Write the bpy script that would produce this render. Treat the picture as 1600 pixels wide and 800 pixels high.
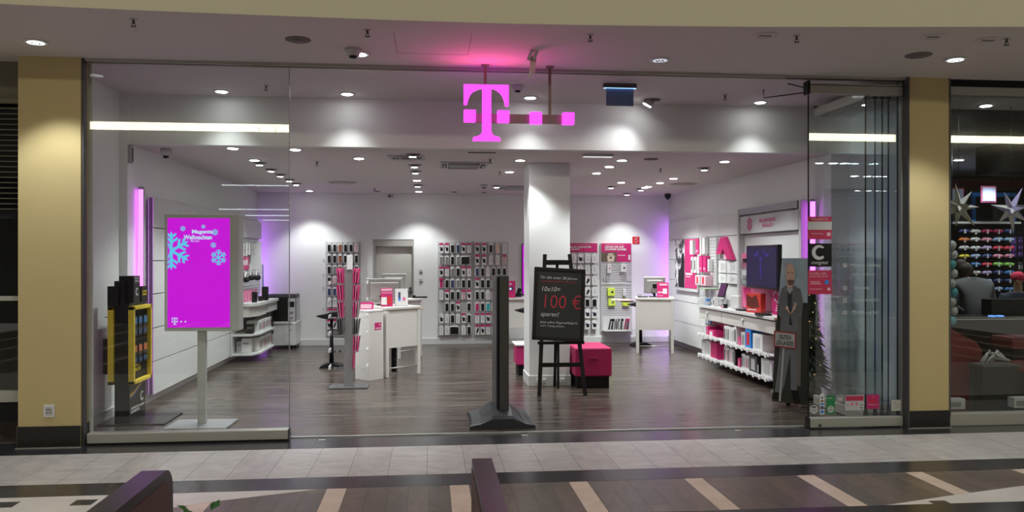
import bpy, bmesh, math, random
from mathutils import Vector, Matrix, Euler
random.seed(7)
PI = math.pi
sc = bpy.context.scene
for o in list(bpy.data.objects): bpy.data.objects.remove(o)

# ---------------------------------------------------------------- camera, world, exposure, large lights
YAW = math.atan(.102)
cam_d = bpy.data.cameras.new('camera'); cam = bpy.data.objects.new('camera', cam_d)
sc.collection.objects.link(cam); sc.camera = cam
cam.location = (0, 0, 1.65); cam.rotation_euler = (PI/2, 0, -YAW)
cam_d.sensor_width = 36; cam_d.lens = 36*1260/1600; cam_d.shift_y = 3/1600
cam_d.clip_start = .05; cam_d.clip_end = 200
sc.view_settings.view_transform = 'Standard'; sc.view_settings.look = 'None'
sc.view_settings.gamma = 1; sc.view_settings.use_curve_mapping = False
sc.view_settings.exposure = 0.0
sc.cycles.transparent_max_bounces = 40
sc.cycles.max_bounces = 8; sc.cycles.diffuse_bounces = 4; sc.cycles.glossy_bounces = 4
sc.cycles.sample_clamp_indirect = 4; sc.cycles.caustics_reflective = False; sc.cycles.caustics_refractive = False
W = bpy.data.worlds.new('mall_atrium'); sc.world = W; W.use_nodes = True
W.node_tree.nodes['Background'].inputs[0].default_value = (1, .95, .84, 1)
W.node_tree.nodes['Background'].inputs[1].default_value = .49
P_STORE = 86.0      # shop downlights (W)
P_FRONT = 31.0       # downlights between glass and bulkhead
P_SOFFIT = 72.0      # mall soffit downlights

C = sc.collection
# ---------------------------------------------------------------- helpers
_mats = {}
def mat(name, col, rough=.5, metal=0, emit=None, es=0, var=.04, spec=.5, alpha=1, nscale=30):
    if name in _mats: return _mats[name]
    m = bpy.data.materials.new(name); m.use_nodes = True; nt = m.node_tree
    b = nt.nodes['Principled BSDF']
    b.inputs['Base Color'].default_value = (*col, 1); b.inputs['Roughness'].default_value = rough
    b.inputs['Metallic'].default_value = metal; b.inputs['Specular IOR Level'].default_value = spec
    if emit: b.inputs['Emission Color'].default_value = (*emit, 1); b.inputs['Emission Strength'].default_value = es
    if alpha < 1: b.inputs['Alpha'].default_value = alpha
    if var and not emit:
        n = nt.nodes.new('ShaderNodeTexNoise'); n.inputs['Scale'].default_value = nscale
        tc = nt.nodes.new('ShaderNodeTexCoord'); nt.links.new(tc.outputs['Object'], n.inputs['Vector'])
        r = nt.nodes.new('ShaderNodeMapRange'); r.inputs[3].default_value = 1-var; r.inputs[4].default_value = 1+var
        nt.links.new(n.outputs['Fac'], r.inputs[0])
        v = nt.nodes.new('ShaderNodeVectorMath'); v.operation = 'SCALE'; v.inputs[0].default_value = col
        nt.links.new(r.outputs[0], v.inputs['Scale']); nt.links.new(v.outputs[0], b.inputs['Base Color'])
    _mats[name] = m; return m

class MB:
    def __init__(s): s.bm = bmesh.new(); s.mats = []
    def _i(s, m):
        if m not in s.mats: s.mats.append(m)
        return s.mats.index(m)
    def _set(s, faces, m, smooth=False):
        i = s._i(m)
        for f in faces: f.material_index = i; f.smooth = smooth
    def box(s, x0, x1, y0, y1, z0, z1, m, bev=0, rot=None, seg=2):
        r = bmesh.ops.create_cube(s.bm, size=1)
        vs = r['verts']
        for v in vs:
            v.co = Vector(((x0+x1)/2+v.co.x*(x1-x0), (y0+y1)/2+v.co.y*(y1-y0), (z0+z1)/2+v.co.z*(z1-z0)))
        fs = set(f for v in vs for f in v.link_faces)
        s._set(fs, m)
        if rot is not None:
            c = Vector(((x0+x1)/2, (y0+y1)/2, (z0+z1)/2)); R = Euler(rot).to_matrix()
            for v in vs: v.co = c + R @ (v.co-c)
        if bev:
            es = list(set(e for v in vs for e in v.link_edges))
            bmesh.ops.bevel(s.bm, geom=es, offset=bev, segments=seg, affect='EDGES', profile=.5)
        return s
    def prism(s, poly, axis, a, b, m, smooth=False):
        def P(p, t):
            return {'x': (t, p[0], p[1]), 'y': (p[0], t, p[1]), 'z': (p[0], p[1], t)}[axis]
        A = [s.bm.verts.new(P(p, a)) for p in poly]; B = [s.bm.verts.new(P(p, b)) for p in poly]
        fs = [s.bm.faces.new(A), s.bm.faces.new(B[::-1])]
        n = len(poly)
        for i in range(n):
            fs.append(s.bm.faces.new((A[(i+1) % n], A[i], B[i], B[(i+1) % n])))
        s._set(fs, m)
        if smooth:
            for f in fs[2:]: f.smooth = True
        bmesh.ops.recalc_face_normals(s.bm, faces=fs)
        return s
    def cyl(s, p, r, h, m, axis='z', r2=None, n=20, cap=True):
        r2 = r if r2 is None else r2
        A = []; B = []
        for i in range(n):
            a = 2*PI*i/n; c_, s_ = math.cos(a), math.sin(a)
            def Q(rr, t):
                u, v = rr*c_, rr*s_
                return {'z': (p[0]+u, p[1]+v, p[2]+t), 'y': (p[0]+u, p[1]+t, p[2]+v), 'x': (p[0]+t, p[1]+u, p[2]+v)}[axis]
            A.append(s.bm.verts.new(Q(r, 0))); B.append(s.bm.verts.new(Q(r2, h)))
        fs = [s.bm.faces.new((A[i], A[(i+1) % n], B[(i+1) % n], B[i])) for i in range(n)]
        s._set(fs, m, True)
        if cap:
            c2 = [s.bm.faces.new(A[::-1]), s.bm.faces.new(B)]; s._set(c2, m); fs += c2
        bmesh.ops.recalc_face_normals(s.bm, faces=fs)
        return s
    def tube(s, pts, r, m, n=8):
        pts = [Vector(p) for p in pts]; rings = []
        for i, p in enumerate(pts):
            d = (pts[min(i+1, len(pts)-1)]-pts[max(i-1, 0)]).normalized()
            u = d.cross(Vector((0, 0, 1)))
            if u.length < .01: u = d.cross(Vector((1, 0, 0)))
            u.normalize(); v = d.cross(u)
            rr = r[i] if isinstance(r, (list, tuple)) else r
            rings.append([s.bm.verts.new(p+u*rr*math.cos(2*PI*k/n)+v*rr*math.sin(2*PI*k/n)) for k in range(n)])
        fs = []
        for a, b in zip(rings, rings[1:]):
            for k in range(n): fs.append(s.bm.faces.new((a[k], a[(k+1) % n], b[(k+1) % n], b[k])))
        s._set(fs, m, True)
        c2 = [s.bm.faces.new(rings[0][::-1]), s.bm.faces.new(rings[-1])]; s._set(c2, m)
        bmesh.ops.recalc_face_normals(s.bm, faces=fs+c2)
        return s
    def ball(s, p, r, m, sc3=(1, 1, 1), u=14, v=9):
        q = bmesh.ops.create_uvsphere(s.bm, u_segments=u, v_segments=v, radius=r)
        for w in q['verts']: w.co = Vector((p[0]+w.co.x*sc3[0], p[1]+w.co.y*sc3[1], p[2]+w.co.z*sc3[2]))
        s._set(set(f for w in q['verts'] for f in w.link_faces), m, True)
        return s
    def lathe(s, prof, m, p=(0, 0, 0), n=24):
        rings = [[s.bm.verts.new((p[0]+r*math.cos(2*PI*k/n), p[1]+r*math.sin(2*PI*k/n), p[2]+z)) for k in range(n)] for r, z in prof]
        fs = []
        for a, b in zip(rings, rings[1:]):
            for k in range(n): fs.append(s.bm.faces.new((a[k], a[(k+1) % n], b[(k+1) % n], b[k])))
        fs += [s.bm.faces.new(rings[0][::-1]), s.bm.faces.new(rings[-1])]
        s._set(fs, m, True); bmesh.ops.recalc_face_normals(s.bm, faces=fs)
        return s
    def quad(s, pts, m):
        f = s.bm.faces.new([s.bm.verts.new(p) for p in pts]); s._set([f], m); return s
    def mesh(s, name):
        me = bpy.data.meshes.new(name); s.bm.to_mesh(me); s.bm.free()
        for m in s.mats: me.materials.append(m)
        return me
    def build(s, name, parent=None):
        o = bpy.data.objects.new(name, s.mesh(name)); C.objects.link(o)
        if parent: o.parent = parent
        return o
def tag(o, label, cat, group=None, kind=None):
    o['label'] = label; o['category'] = cat
    if group: o['group'] = group
    if kind: o['kind'] = kind
    return o
def thing(name, label, cat, loc=(0, 0, 0), rz=0, group=None):
    o = bpy.data.objects.new(name, None); C.objects.link(o); o.empty_display_size = .1
    o.location = loc; o.rotation_euler = (0, 0, rz); return tag(o, label, cat, group)
def put(o, loc, rz=0): o.location = loc; o.rotation_euler = (0, 0, rz); return o
def struct(mb, name, label=None):
    o = mb.build(name); o['kind'] = 'structure'
    if label: o['label'] = label
    return o
def clone(root, loc=None, rz=None, label=None, group=None):
    r = root.copy(); C.objects.link(r)
    if loc is not None: r.location = loc
    if rz is not None: r.rotation_euler = (0, 0, rz)
    if label: r['label'] = label
    if group: r['group'] = group
    for ch in list(root.children):
        c_ = ch.copy(); C.objects.link(c_); c_.parent = r
        for g in list(ch.children):
            d = g.copy(); C.objects.link(d); d.parent = c_
    return r
def text(name, st, m, parent, loc, width=None, size=.1, rot=(PI/2, 0, 0), ext=.001, align='CENTER', shear=0, bold=0, hfix=None):
    cu = bpy.data.curves.new(name, 'FONT'); cu.body = st; cu.size = size; cu.align_x = align; cu.align_y = 'CENTER'
    cu.extrude = ext; cu.shear = shear; cu.offset = bold; cu.resolution_u = 3; cu.materials.append(m)
    o = bpy.data.objects.new(name, cu); C.objects.link(o)
    bpy.context.view_layer.update()
    w = o.dimensions.x; h = o.dimensions.y
    sx = width/w if width else 1; sy = hfix/h if hfix else (sx if width else 1)
    bpy.context.view_layer.update()
    dg = bpy.context.evaluated_depsgraph_get()
    me = bpy.data.meshes.new_from_object(o.evaluated_get(dg)); me.transform(Matrix.Diagonal((sx, sy, 1, 1)))
    if not me.materials: me.materials.append(m)
    bpy.data.objects.remove(o)
    q = bpy.data.objects.new(name, me); C.objects.link(q); q.location = loc; q.rotation_euler = rot; q.parent = parent
    return q
ROT_PX = (PI/2, 0, PI/2)     # lettering facing +x
ROT_NX = (PI/2, 0, -PI/2)    # lettering facing -x

# ---------------------------------------------------------------- materials
WALL = mat('wall_paint', (.77, .78, .775), .75, var=.02)
CEIL = mat('ceiling_paint', (.66, .62, .61), .85, var=.02)
FASC = mat('fascia_paint', (.62, .58, .44), .8, var=.02)
PILL = mat('pillar_yellow', (.54, .43, .215), .55, var=.03, nscale=6)
BLK = mat('black_plastic', (.007, .007, .008), .3, spec=.3)
BLKM = mat('black_matte', (.009, .009, .010), .6, spec=.2)
PLINTH = mat('black_stone', (.006, .006, .006), .3)
WHT = mat('white_lacquer', (.64, .645, .64), .35, var=.015)
WHTM = mat('white_matte', (.68, .68, .68), .6, var=.02)
OFFW = mat('offwhite_desk', (.63, .61, .58), .4, var=.015)
GRY = mat('grey_metal', (.36, .36, .38), .35, .6)
ALU = mat('aluminium', (.5, .5, .48), .38, .75)
ALUD = mat('aluminium_satin', (.42, .41, .37), .45, .3)
DGRY = mat('dark_grey', (.07, .07, .072), .5)
MGRY = mat('mid_grey', (.22, .22, .22), .6)
LGRY = mat('light_grey', (.5, .5, .51), .6)
MAG = mat('magenta_print', (.5, .014, .14), .45)
MAGD = mat('magenta_fabric', (.42, .012, .10), .75)
PINK = mat('pink_print', (.62, .13, .28), .5)
LPINK = mat('light_pink_print', (.68, .42, .5), .5)
RED = mat('red_print', (.55, .02, .03), .45)
YEL = mat('yellow_plastic', (.88, .66, .05), .45)
LIME = mat('lime_card', (.62, .78, .08), .5)
BLUE = mat('blue_card', (.02, .2, .62), .45)
NAVY = mat('navy_case', (.03, .045, .13), .5)
BRN = mat('brown_leather', (.25, .07, .025), .5)
ROSE = mat('rose_case', (.62, .42, .42), .5)
TEAL = mat('teal_case', (.02, .4, .45), .5)
BEIG = mat('beige_case', (.7, .5, .38), .5)
SLAT = mat('slat_grey', (.58, .58, .59), .5)
SLATD = mat('slat_groove', (.25, .25, .26), .6)
GRN = mat('green_print', (.01, .2, .06), .5)
DEEP = mat('deep_red', (.15, .008, .01), .5)
WOODL = mat('light_wood', (.5, .33, .22), .5)
CHALK = mat('chalk_white', (.75, .75, .75), .9)
CHALKR = mat('chalk_red', (.7, .06, .09), .9)
SKIN = mat('skin', (.55, .33, .25), .55)
def em(name, col, s): return mat(name, (0, 0, 0), .5, 0, col, s)
LAMP = em('lamp_glow', (1, 1, 1), 36)
LAMPD = em('lamp_glow_dim', (.95, .97, 1), 3)
TMAG = em('sign_magenta', (1.0, .034, .92), 3.0)
TMAGE = em('sign_magenta_edge', (.9, .0, .62), 1.2)
SCRN = em('screen_magenta', (.62, .0, .72), 1.05)
SCRC = em('screen_cyan', (.12, .62, .9), 1.0)
SCRW = em('screen_white', (.55, .8, 1), 1.0)
TUBE = em('tube_violet', (.75, .12, 1), 4.5)
TUBEH = em('tube_violet_strong', (.55, .14, 1), 24)
STRIP = em('gallery_strip', (1, .93, .68), 17)
STRIP2 = em('thin_strip', (.85, .95, 1), 9)
FAIRY = em('fairy_warm', (1, .7, .25), 2.2)
BSCR = em('screen_blue', (.009, .005, .05), .8)
def glass_mat(name, tint=(.95, .97, .96), ior=1.5):
    m = bpy.data.materials.new(name); m.use_nodes = True; nt = m.node_tree; nt.nodes.clear()
    o = nt.nodes.new('ShaderNodeOutputMaterial'); mx = nt.nodes.new('ShaderNodeMixShader')
    t = nt.nodes.new('ShaderNodeBsdfTransparent'); g = nt.nodes.new('ShaderNodeBsdfGlossy'); f = nt.nodes.new('ShaderNodeFresnel')
    f.inputs[0].default_value = ior; t.inputs[0].default_value = (*tint, 1); g.inputs['Roughness'].default_value = 0
    g.inputs['Color'].default_value = (1, 1, 1, 1)
    geo = nt.nodes.new('ShaderNodeNewGeometry')          # both faces of a thin pane count as air to glass
    mixi = nt.nodes.new('ShaderNodeMix'); mixi.data_type = 'FLOAT'
    nt.links.new(geo.outputs['Backfacing'], mixi.inputs[0]); mixi.inputs[2].default_value = ior; mixi.inputs[3].default_value = 1/ior
    nt.links.new(mixi.outputs[0], f.inputs[0])
    nt.links.new(f.outputs[0], mx.inputs[0]); nt.links.new(t.outputs[0], mx.inputs[1]); nt.links.new(g.outputs[0], mx.inputs[2])
    nt.links.new(mx.outputs[0], o.inputs[0]); return m
GLASS = glass_mat('pane_glass'); ACRYL = glass_mat('acrylic', (.9, .92, .92), 1.35)
GLASSG = glass_mat('leaf_glass', (.955, .98, .99), 1.42)

def wood_floor():
    m = bpy.data.materials.new('shop_laminate'); m.use_nodes = True; nt = m.node_tree; L = nt.links
    b = nt.nodes['Principled BSDF']; tc = nt.nodes.new('ShaderNodeTexCoord')
    mp = nt.nodes.new('ShaderNodeMapping'); mp.inputs['Scale'].default_value = (.8, 30, 1); L.new(tc.outputs['Object'], mp.inputs[0])
    n = nt.nodes.new('ShaderNodeTexNoise'); n.inputs['Scale'].default_value = 1.6; n.inputs['Detail'].default_value = 8; L.new(mp.outputs[0], n.inputs[0])
    br = nt.nodes.new('ShaderNodeTexBrick'); br.inputs['Scale'].default_value = 1; br.inputs['Brick Width'].default_value = 1.3
    br.inputs['Row Height'].default_value = .095; br.inputs['Mortar Size'].default_value = .0012
    br.inputs['Color1'].default_value = (.6, .6, .6, 1); br.inputs['Color2'].default_value = (1.35, 1.3, 1.25, 1); br.inputs['Mortar'].default_value = (.3, .3, .3, 1)
    L.new(tc.outputs['Object'], br.inputs[0])
    cr = nt.nodes.new('ShaderNodeValToRGB'); e = cr.color_ramp.elements
    e[0].position = .38; e[0].color = (.010, .0075, .0065, 1); e[1].position = .66; e[1].color = (.125, .098, .082, 1)
    L.new(n.outputs['Fac'], cr.inputs[0])
    mx = nt.nodes.new('ShaderNodeMix'); mx.data_type = 'RGBA'; mx.blend_type = 'MULTIPLY'; mx.inputs[0].default_value = .8
    L.new(cr.outputs[0], mx.inputs[6]); L.new(br.outputs[0], mx.inputs[7]); L.new(mx.outputs[2], b.inputs['Base Color'])
    r = nt.nodes.new('ShaderNodeMapRange'); r.inputs[1].default_value = .35; r.inputs[2].default_value = .65; r.inputs[3].default_value = .15; r.inputs[4].default_value = .34; L.new(n.outputs['Fac'], r.inputs[0]); L.new(r.outputs[0], b.inputs['Roughness'])
    bp = nt.nodes.new('ShaderNodeBump'); bp.inputs['Strength'].default_value = .12; bp.inputs['Distance'].default_value = .004
    L.new(n.outputs['Fac'], bp.inputs['Height']); L.new(bp.outputs[0], b.inputs['Normal'])
    return m
def stone(name, c1, c2, scale=4, rough=.25, stretch=(1, 1, 1)):
    m = bpy.data.materials.new(name); m.use_nodes = True; nt = m.node_tree; L = nt.links
    b = nt.nodes['Principled BSDF']; tc = nt.nodes.new('ShaderNodeTexCoord'); mp = nt.nodes.new('ShaderNodeMapping')
    mp.inputs['Scale'].default_value = stretch; L.new(tc.outputs['Object'], mp.inputs[0])
    n = nt.nodes.new('ShaderNodeTexNoise'); n.inputs['Scale'].default_value = scale; n.inputs['Detail'].default_value = 7; n.inputs['Distortion'].default_value = .8
    L.new(mp.outputs[0], n.inputs[0]); cr = nt.nodes.new('ShaderNodeValToRGB'); e = cr.color_ramp.elements
    e[0].position = .3; e[0].color = (*c1, 1); e[1].position = .7; e[1].color = (*c2, 1)
    L.new(n.outputs['Fac'], cr.inputs[0]); L.new(cr.outputs[0], b.inputs['Base Color']); b.inputs['Roughness'].default_value = rough
    return m
LAM = wood_floor()
TLIGHT = stone('stone_light', (.50, .48, .47), (.68, .65, .63), 5, .3, (1, 2.2, 1))
TLIGHT2 = stone('stone_light_b', (.47, .45, .44), (.63, .60, .585), 6, .3, (1.5, 1, 1))
TDARK = stone('stone_dark', (.03, .03, .035), (.045, .045, .05), 3, .22)
JOINT = mat('tile_joint', (.14, .13, .125), .8)
JOINTD = mat('tile_joint_dark', (.075, .075, .08), .8)
TBRN = [stone('stone_brown_%d' % i, c1, c2, 5, .3, (2.5, 1, 1)) for i, (c1, c2) in enumerate([((.12, .092, .075), (.185, .145, .12)), ((.14, .105, .085), (.21, .16, .13)), ((.105, .086, .072), (.165, .135, .112))])]
TCREAM = stone('stone_cream', (.66, .52, .42), (.8, .65, .54), 5, .35)
TWHITE = stone('stone_white', (.68, .64, .6), (.82, .78, .74), 3, .3)

# ================================================================ STRUCTURE
# mall floor with its bands of tiles
f = MB()
XA, XB = -9.0, 12.0
def slab(x0, x1, y0, y1, m, z=0.0): f.quad([(x0, y0, z), (x1, y0, z), (x1, y1, z), (x0, y1, z)], m)
J = .003
slab(XA, XB, -8, 7.60, JOINT, -.0015)
def row(x0, step, y0, y1, ms, split=None, joint=J):
    x = x0; i = 0
    while x < XB:
        m = ms[(i*7+i//3) % len(ms)]
        ys = [y0] + ([y0+(y1-y0)*split[i % len(split)]] if split and split[i % len(split)] else []) + [y1]
        for a, b in zip(ys, ys[1:]): slab(max(x, XA)+joint/2, x+step-joint/2, a+joint/2, b-joint/2, m)
        x += step; i += 1
row(XA+.19, .60, 7.12, 7.60, [TDARK])
row(XA-.02+.0, .3, 6.18, 7.12, [TLIGHT, TLIGHT2], [.5, .15, .85, 0, .35, .9, .1, 0, .7])
row(XA+.1, .60, 5.87, 6.18, [TDARK])
x = XA; k = 0
PER = .874
x0 = .144-PER*11
while x0 < XB:                 # cream stripe then five brown planks
    slab(x0, x0+.142-J, -8, 5.87-J, TCREAM)
    for q in range(5):
        a = x0+.142+.1464*q; m = TBRN[(k+q*2) % 3]; cut = 5.87-[.12, .95, .3, .11, .6][(k+q) % 5]
        slab(a+J/2, a+.1464-J/2, cut, 5.87-J, TBRN[(k+q) % 3]); slab(a+J/2, a+.1464-J/2, -8, cut-J, m)
    x0 += PER; k += 1
for X in (-9.0, ): pass
fl = struct(f, 'floor', 'mall floor of light stone, dark bands and brown planks with cream stripes')
# white tiled areas with dark corner squares
def white_area(name, poly, squares, lab):
    b = MB(); b.prism(poly, 'z', -.0004, .0016, TWHITE)
    for (x, y, w) in squares: b.prism([(x-w, y-w*.9), (x+w, y-w*.9), (x+w, y+w*.9), (x-w, y+w*.9)], 'z', .0012, .0024, TDARK)
    return struct(b, name, lab)
white_area('trim_1', [(-9, 5.86), (-.80, 5.86), (-1.5, 5.62), (-2.0, 5.36), (-2.6, 4.9), (-3.0, 4.2), (-3.2, 3), (-9, 3)],
           [(-2.82, 5.70, .07), (-2.32, 5.70, .07), (-3.05, 5.25, .07), (-2.45, 5.22, .07), (-3.6, 5.7, .07), (-3.7, 5.2, .07)], 'white floor tiles with dark squares left of the brown planks')
white_area('trim_2', [(12, 6.0-.14), (6.4, 5.86), (5.2, 5.68), (4.27, 5.43), (3.6, 5.26), (2.9, 5.06), (2.5, 4.6), (2.4, 4), (2.5, 3), (12, 3)],
           [(3.42, 5.10, .06), (4.26, 5.24, .07), (3.95, 5.02, .06), (4.9, 5.3, .07), (5.4, 5.0, .07)], 'white floor tiles with dark squares right of the brown planks')
# shop floor
b = MB(); b.quad([(-3.35, 7.575, .004), (4.95, 7.575, .004), (4.95, 15.6, .004), (-3.35, 15.6, .004)], LAM)
struct(b, 'floor', 'dark laminate floor of the shop')
b = MB(); b.box(-1.27, 3.64, 7.545, 7.58, 0, .010, ALU); b.box(-1.0, -.94, 7.42, 7.46, 0, .004, ALU); b.box(.85, .91, 7.42, 7.46, 0, .004, ALU); b.box(2.9, 2.96, 7.42, 7.46, 0, .004, ALU)
struct(b, 'trim_3', 'bright threshold strip in the open shopfront')
# walls of the shop
b = MB(); b.box(-3.38, -3.28, 7.55, 8.95, 0, 3.4, WALL); struct(b, 'wall_left_front')
b = MB(); b.box(-3.38, -3.2, 8.95, 15.6, 0, 3.4, WALL); struct(b, 'wall_left')
b = MB(); b.box(4.9, 5.0, 7.55, 9.0, 0, 3.4, WALL); struct(b, 'wall_right_front')
b = MB(); b.box(4.67, 5.0, 9.0, 15.6, 0, 3.4, WALL); struct(b, 'wall_right')
b = MB()
b.box(-3.3, -1.07, 15.44, 15.62, 0, 2.95, WALL); b.box(-.30, 4.8, 15.44, 15.62, 0, 2.95, WALL); b.box(-1.07, -.30, 15.44, 15.62, 2.0, 2.95, WALL); b.box(-1.1, -.27, 15.60, 15.7, 0, 2.1, WALL)
struct(b, 'wall_back')
b = MB(); b.box(-3.2, 4.67, 9.0, 9.12, 2.87, 3.4, WALL); struct(b, 'wall_bulkhead')
b = MB(); b.box(-3.3, 4.9, 9.12, 15.62, 2.87, 2.97, CEIL); struct(b, 'ceiling', 'ceiling of the shop')
FYP = [(-9, 5.529), (-2.947, 5.887), (-2.118, 5.936), (-1.245, 5.967), (-0.335, 5.992), (0.612, 5.998), (1.578, 5.953), (2.55, 5.883), (3.516, 5.786), (4.478, 5.683), (12, 4.878)]
def fy(x):
    for (a, c_), (d_, e_) in zip(FYP, FYP[1:]):
        if a <= x <= d_: return c_+(e_-c_)*(x-a)/(d_-a)
    return FYP[-1][1]
b = MB(); b.prism([(-9+21*i/90, fy(-9+21*i/90)+.002) for i in range(91)]+[(12, 9.02), (-9, 9.02)], 'z', 3.4, 3.5, CEIL)
# access hatch lines in the soffit
for (x0, x1, y0, y1) in ((-.28, .33, 6.95, 6.955), (-.28, -.275, 6.3, 6.95), (.325, .33, 6.3, 6.95)): b.box(x0, x1, y0, y1, 3.3985, 3.4005, MGRY)
struct(b, 'ceiling', 'soffit over the shopfront')
# curved upper fascia of the mall gallery
b = MB(); n = 90
pts = [(-9+21*i/n) for i in range(n+1)]
poly = [(x, fy(x)) for x in pts] + [(12, 6.6), (-9, 6.6)]
b.prism(poly, 'z', 3.401, 6.2, FASC); struct(b, 'wall_fascia', 'cream gallery fascia above the soffit')
# baseboards
b = MB(); b.box(-3.28, -3.265, 7.56, 8.95, .004, .10, WHT); b.box(-3.2, -3.185, 8.96, 15.44, .004, .10, WHT); struct(b, 'baseboard_left')
b = MB(); b.box(4.655, 4.67, 9.0, 15.44, .004, .12, LGRY); b.box(4.885, 4.9, 7.56, 9, .004, .12, LGRY); struct(b, 'baseboard_right')
b = MB(); b.box(-3.2, -1.09, 15.42, 15.44, .004, .12, WHT, .004); b.box(-.28, 4.65, 15.42, 15.44, .004, .12, WHT, .004); struct(b, 'baseboard_back')
# back door in its recess
d = bpy.data.objects.new('door_1', None); C.objects.link(d); d['kind'] = 'structure'; d['label'] = 'pale grey back door in a recess'
DR = mat('door_grey', (.55, .53, .5), .5); DRF = mat('door_frame_grey', (.36, .345, .33), .5)
b = MB(); b.box(-1.07, -1.02, 15.45, 15.58, .004, 2.0, DRF); b.box(-.325, -.30, 15.45, 15.58, .004, 2.0, DRF); b.box(-1.02, -.325, 15.45, 15.58, 1.87, 2.0, DRF); b.build('door_frame', d)
b = MB(); b.box(-1.018, -.327, 15.54, 15.585, .01, 1.868, DR, .003); b.box(-.96, -.39, 15.535, 15.541, .08, 1.8, DR, .002); b.build('door_leaf', d)
b = MB(); b.cyl((-.37, 15.5, 1.0), .03, .035, DGRY, 'y'); b.cyl((-.37, 15.5, 1.07), .024, .035, DGRY, 'y'); b.tube([(-.37, 15.51, 1.0), (-.37, 15.46, 1.0), (-.45, 15.46, 1.0), (-.5, 15.465, .995)], .011, DGRY); b.build('door_handle', d)
# interior column
b = MB(); b.box(1.27, 1.80, 10.27, 10.85, .004, 2.87, WALL, .004); b.box(1.258, 1.812, 10.258, 10.862, .004, .14, WHT, .004)
for xx in (1.36, 1.43, 1.60, 1.67): b.box(xx, xx+.055, 10.246, 10.259, .045, .1, WHTM, .004); b.cyl((xx+.027, 10.244, .072), .017, .003, LGRY, 'y')
struct(b, 'pillar', 'white square pillar in the middle of the shop')
# mall pillars
def pillar(x0, x1, lab, sock=False):
    b = MB(); b.box(x0, x1, 7.385, 7.55, .16, 3.4, PILL, .003); b.box(x0-.006, x1+.006, 7.375, 7.555, 0, .17 if x0 > 0 else .19, PLINTH, .002)
    b.box(x0-.01, x1+.01, 7.355, 7.375, 0, .006, ALU)
    return struct(b, 'pillar', lab)
pillar(-3.55, -3.03, 'yellow mall pillar left of the shopfront'); pillar(4.61, 5.035, 'yellow mall pillar right of the shopfront')
b = MB(); b.box(-3.03, -3.014, 7.40, 7.47, 0, 3.4, DGRY); b.box(-3.30, -3.0, 7.551, 7.57, 0, 3.4, WALL); b.box(4.60, 4.612, 7.36, 7.56, 0, 3.4, DGRY); b.box(4.585, 4.60, 7.46, 7.50, 0, 3.4, ALU); b.box(5.035, 5.05, 7.38, 7.5, .1, 3.4, DGRY)
struct(b, 'trim_4', 'dark vertical joints beside the pillars')
# ceiling track along the shopfront
b = MB(); b.box(-3.0, 4.6, 7.40, 7.42, 3.375, 3.4, ALUD); b.box(-3.0, 4.6, 7.425, 7.45, 3.385, 3.4, BLKM); b.box(-3.0, 4.6, 7.455, 7.49, 3.37, 3.4, ALUD); b.box(-3.0, 4.6, 7.50, 7.52, 3.385, 3.4, BLKM)
b.box(3.4, 4.6, 7.42, 7.43, 3.37, 3.385, BLKM); b.tube([(3.5, 7.6, 3.36), (3.95, 7.9, 3.36), (3.55, 8.3, 3.36), (3.4, 7.95, 3.37)], .006, BLKM)
struct(b, 'trim_5', 'door track in the soffit')
# fixed glass on the left
w = bpy.data.objects.new('window_1', None); C.objects.link(w); w['kind'] = 'structure'; w['label'] = 'tall fixed glass pane left of the entrance'
b = MB(); b.box(-3.0, -1.265, 7.464, 7.476, .1, 3.385, GLASS); b.build('glass_pane', w)
b = MB(); b.box(-3.0, -1.265, 7.425, 7.53, .015, .105, ALUD, .008); b.box(-1.268, -1.262, 7.423, 7.532, .012, .107, BLK); b.box(-3.0, -1.27, 7.44, 7.52, 0, .015, BLKM); b.build('bottom_rail', w)
b = MB(); b.box(-1.267, -1.262, 7.460, 7.480, .1, 3.385, mat('glass_edge', (.25, .27, .27), .3))
for z in (2.15, 2.72, 3.2): b.ball((-1.263, 7.465, z), .008, CHALK)
b.build('glass_edge', w)
# front folding leaf on the right
w = bpy.data.objects.new('door_2', None); C.objects.link(w); w['kind'] = 'structure'; w['label'] = 'front glass leaf with stickers, right of the entrance'
b = MB(); b.box(3.648, 4.585, 7.464, 7.476, .11, 3.24, GLASS); b.build('glass_pane', w)
b = MB(); b.box(3.64, 4.59, 7.43, 7.51, .012, .105, ALUD, .006); b.box(3.632, 3.64, 7.425, 7.515, .0, .11, BLK); b.cyl((3.74, 7.425, .035), .016, .006, DGRY, 'y'); b.build('bottom_rail', w)
b = MB(); b.box(3.64, 4.585, 7.43, 7.51, 3.235, 3.335, ALUD); b.box(3.64, 4.585, 7.425, 7.43, 3.315, 3.319, BLKM); b.box(3.615, 3.642, 7.425, 7.515, 3.23, 3.355, BLK); b.build('top_rail', w)
b = MB(); b.box(3.640, 3.646, 7.462, 7.478, .1, 3.24, BLKM); b.build('edge_seal', w)
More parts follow.
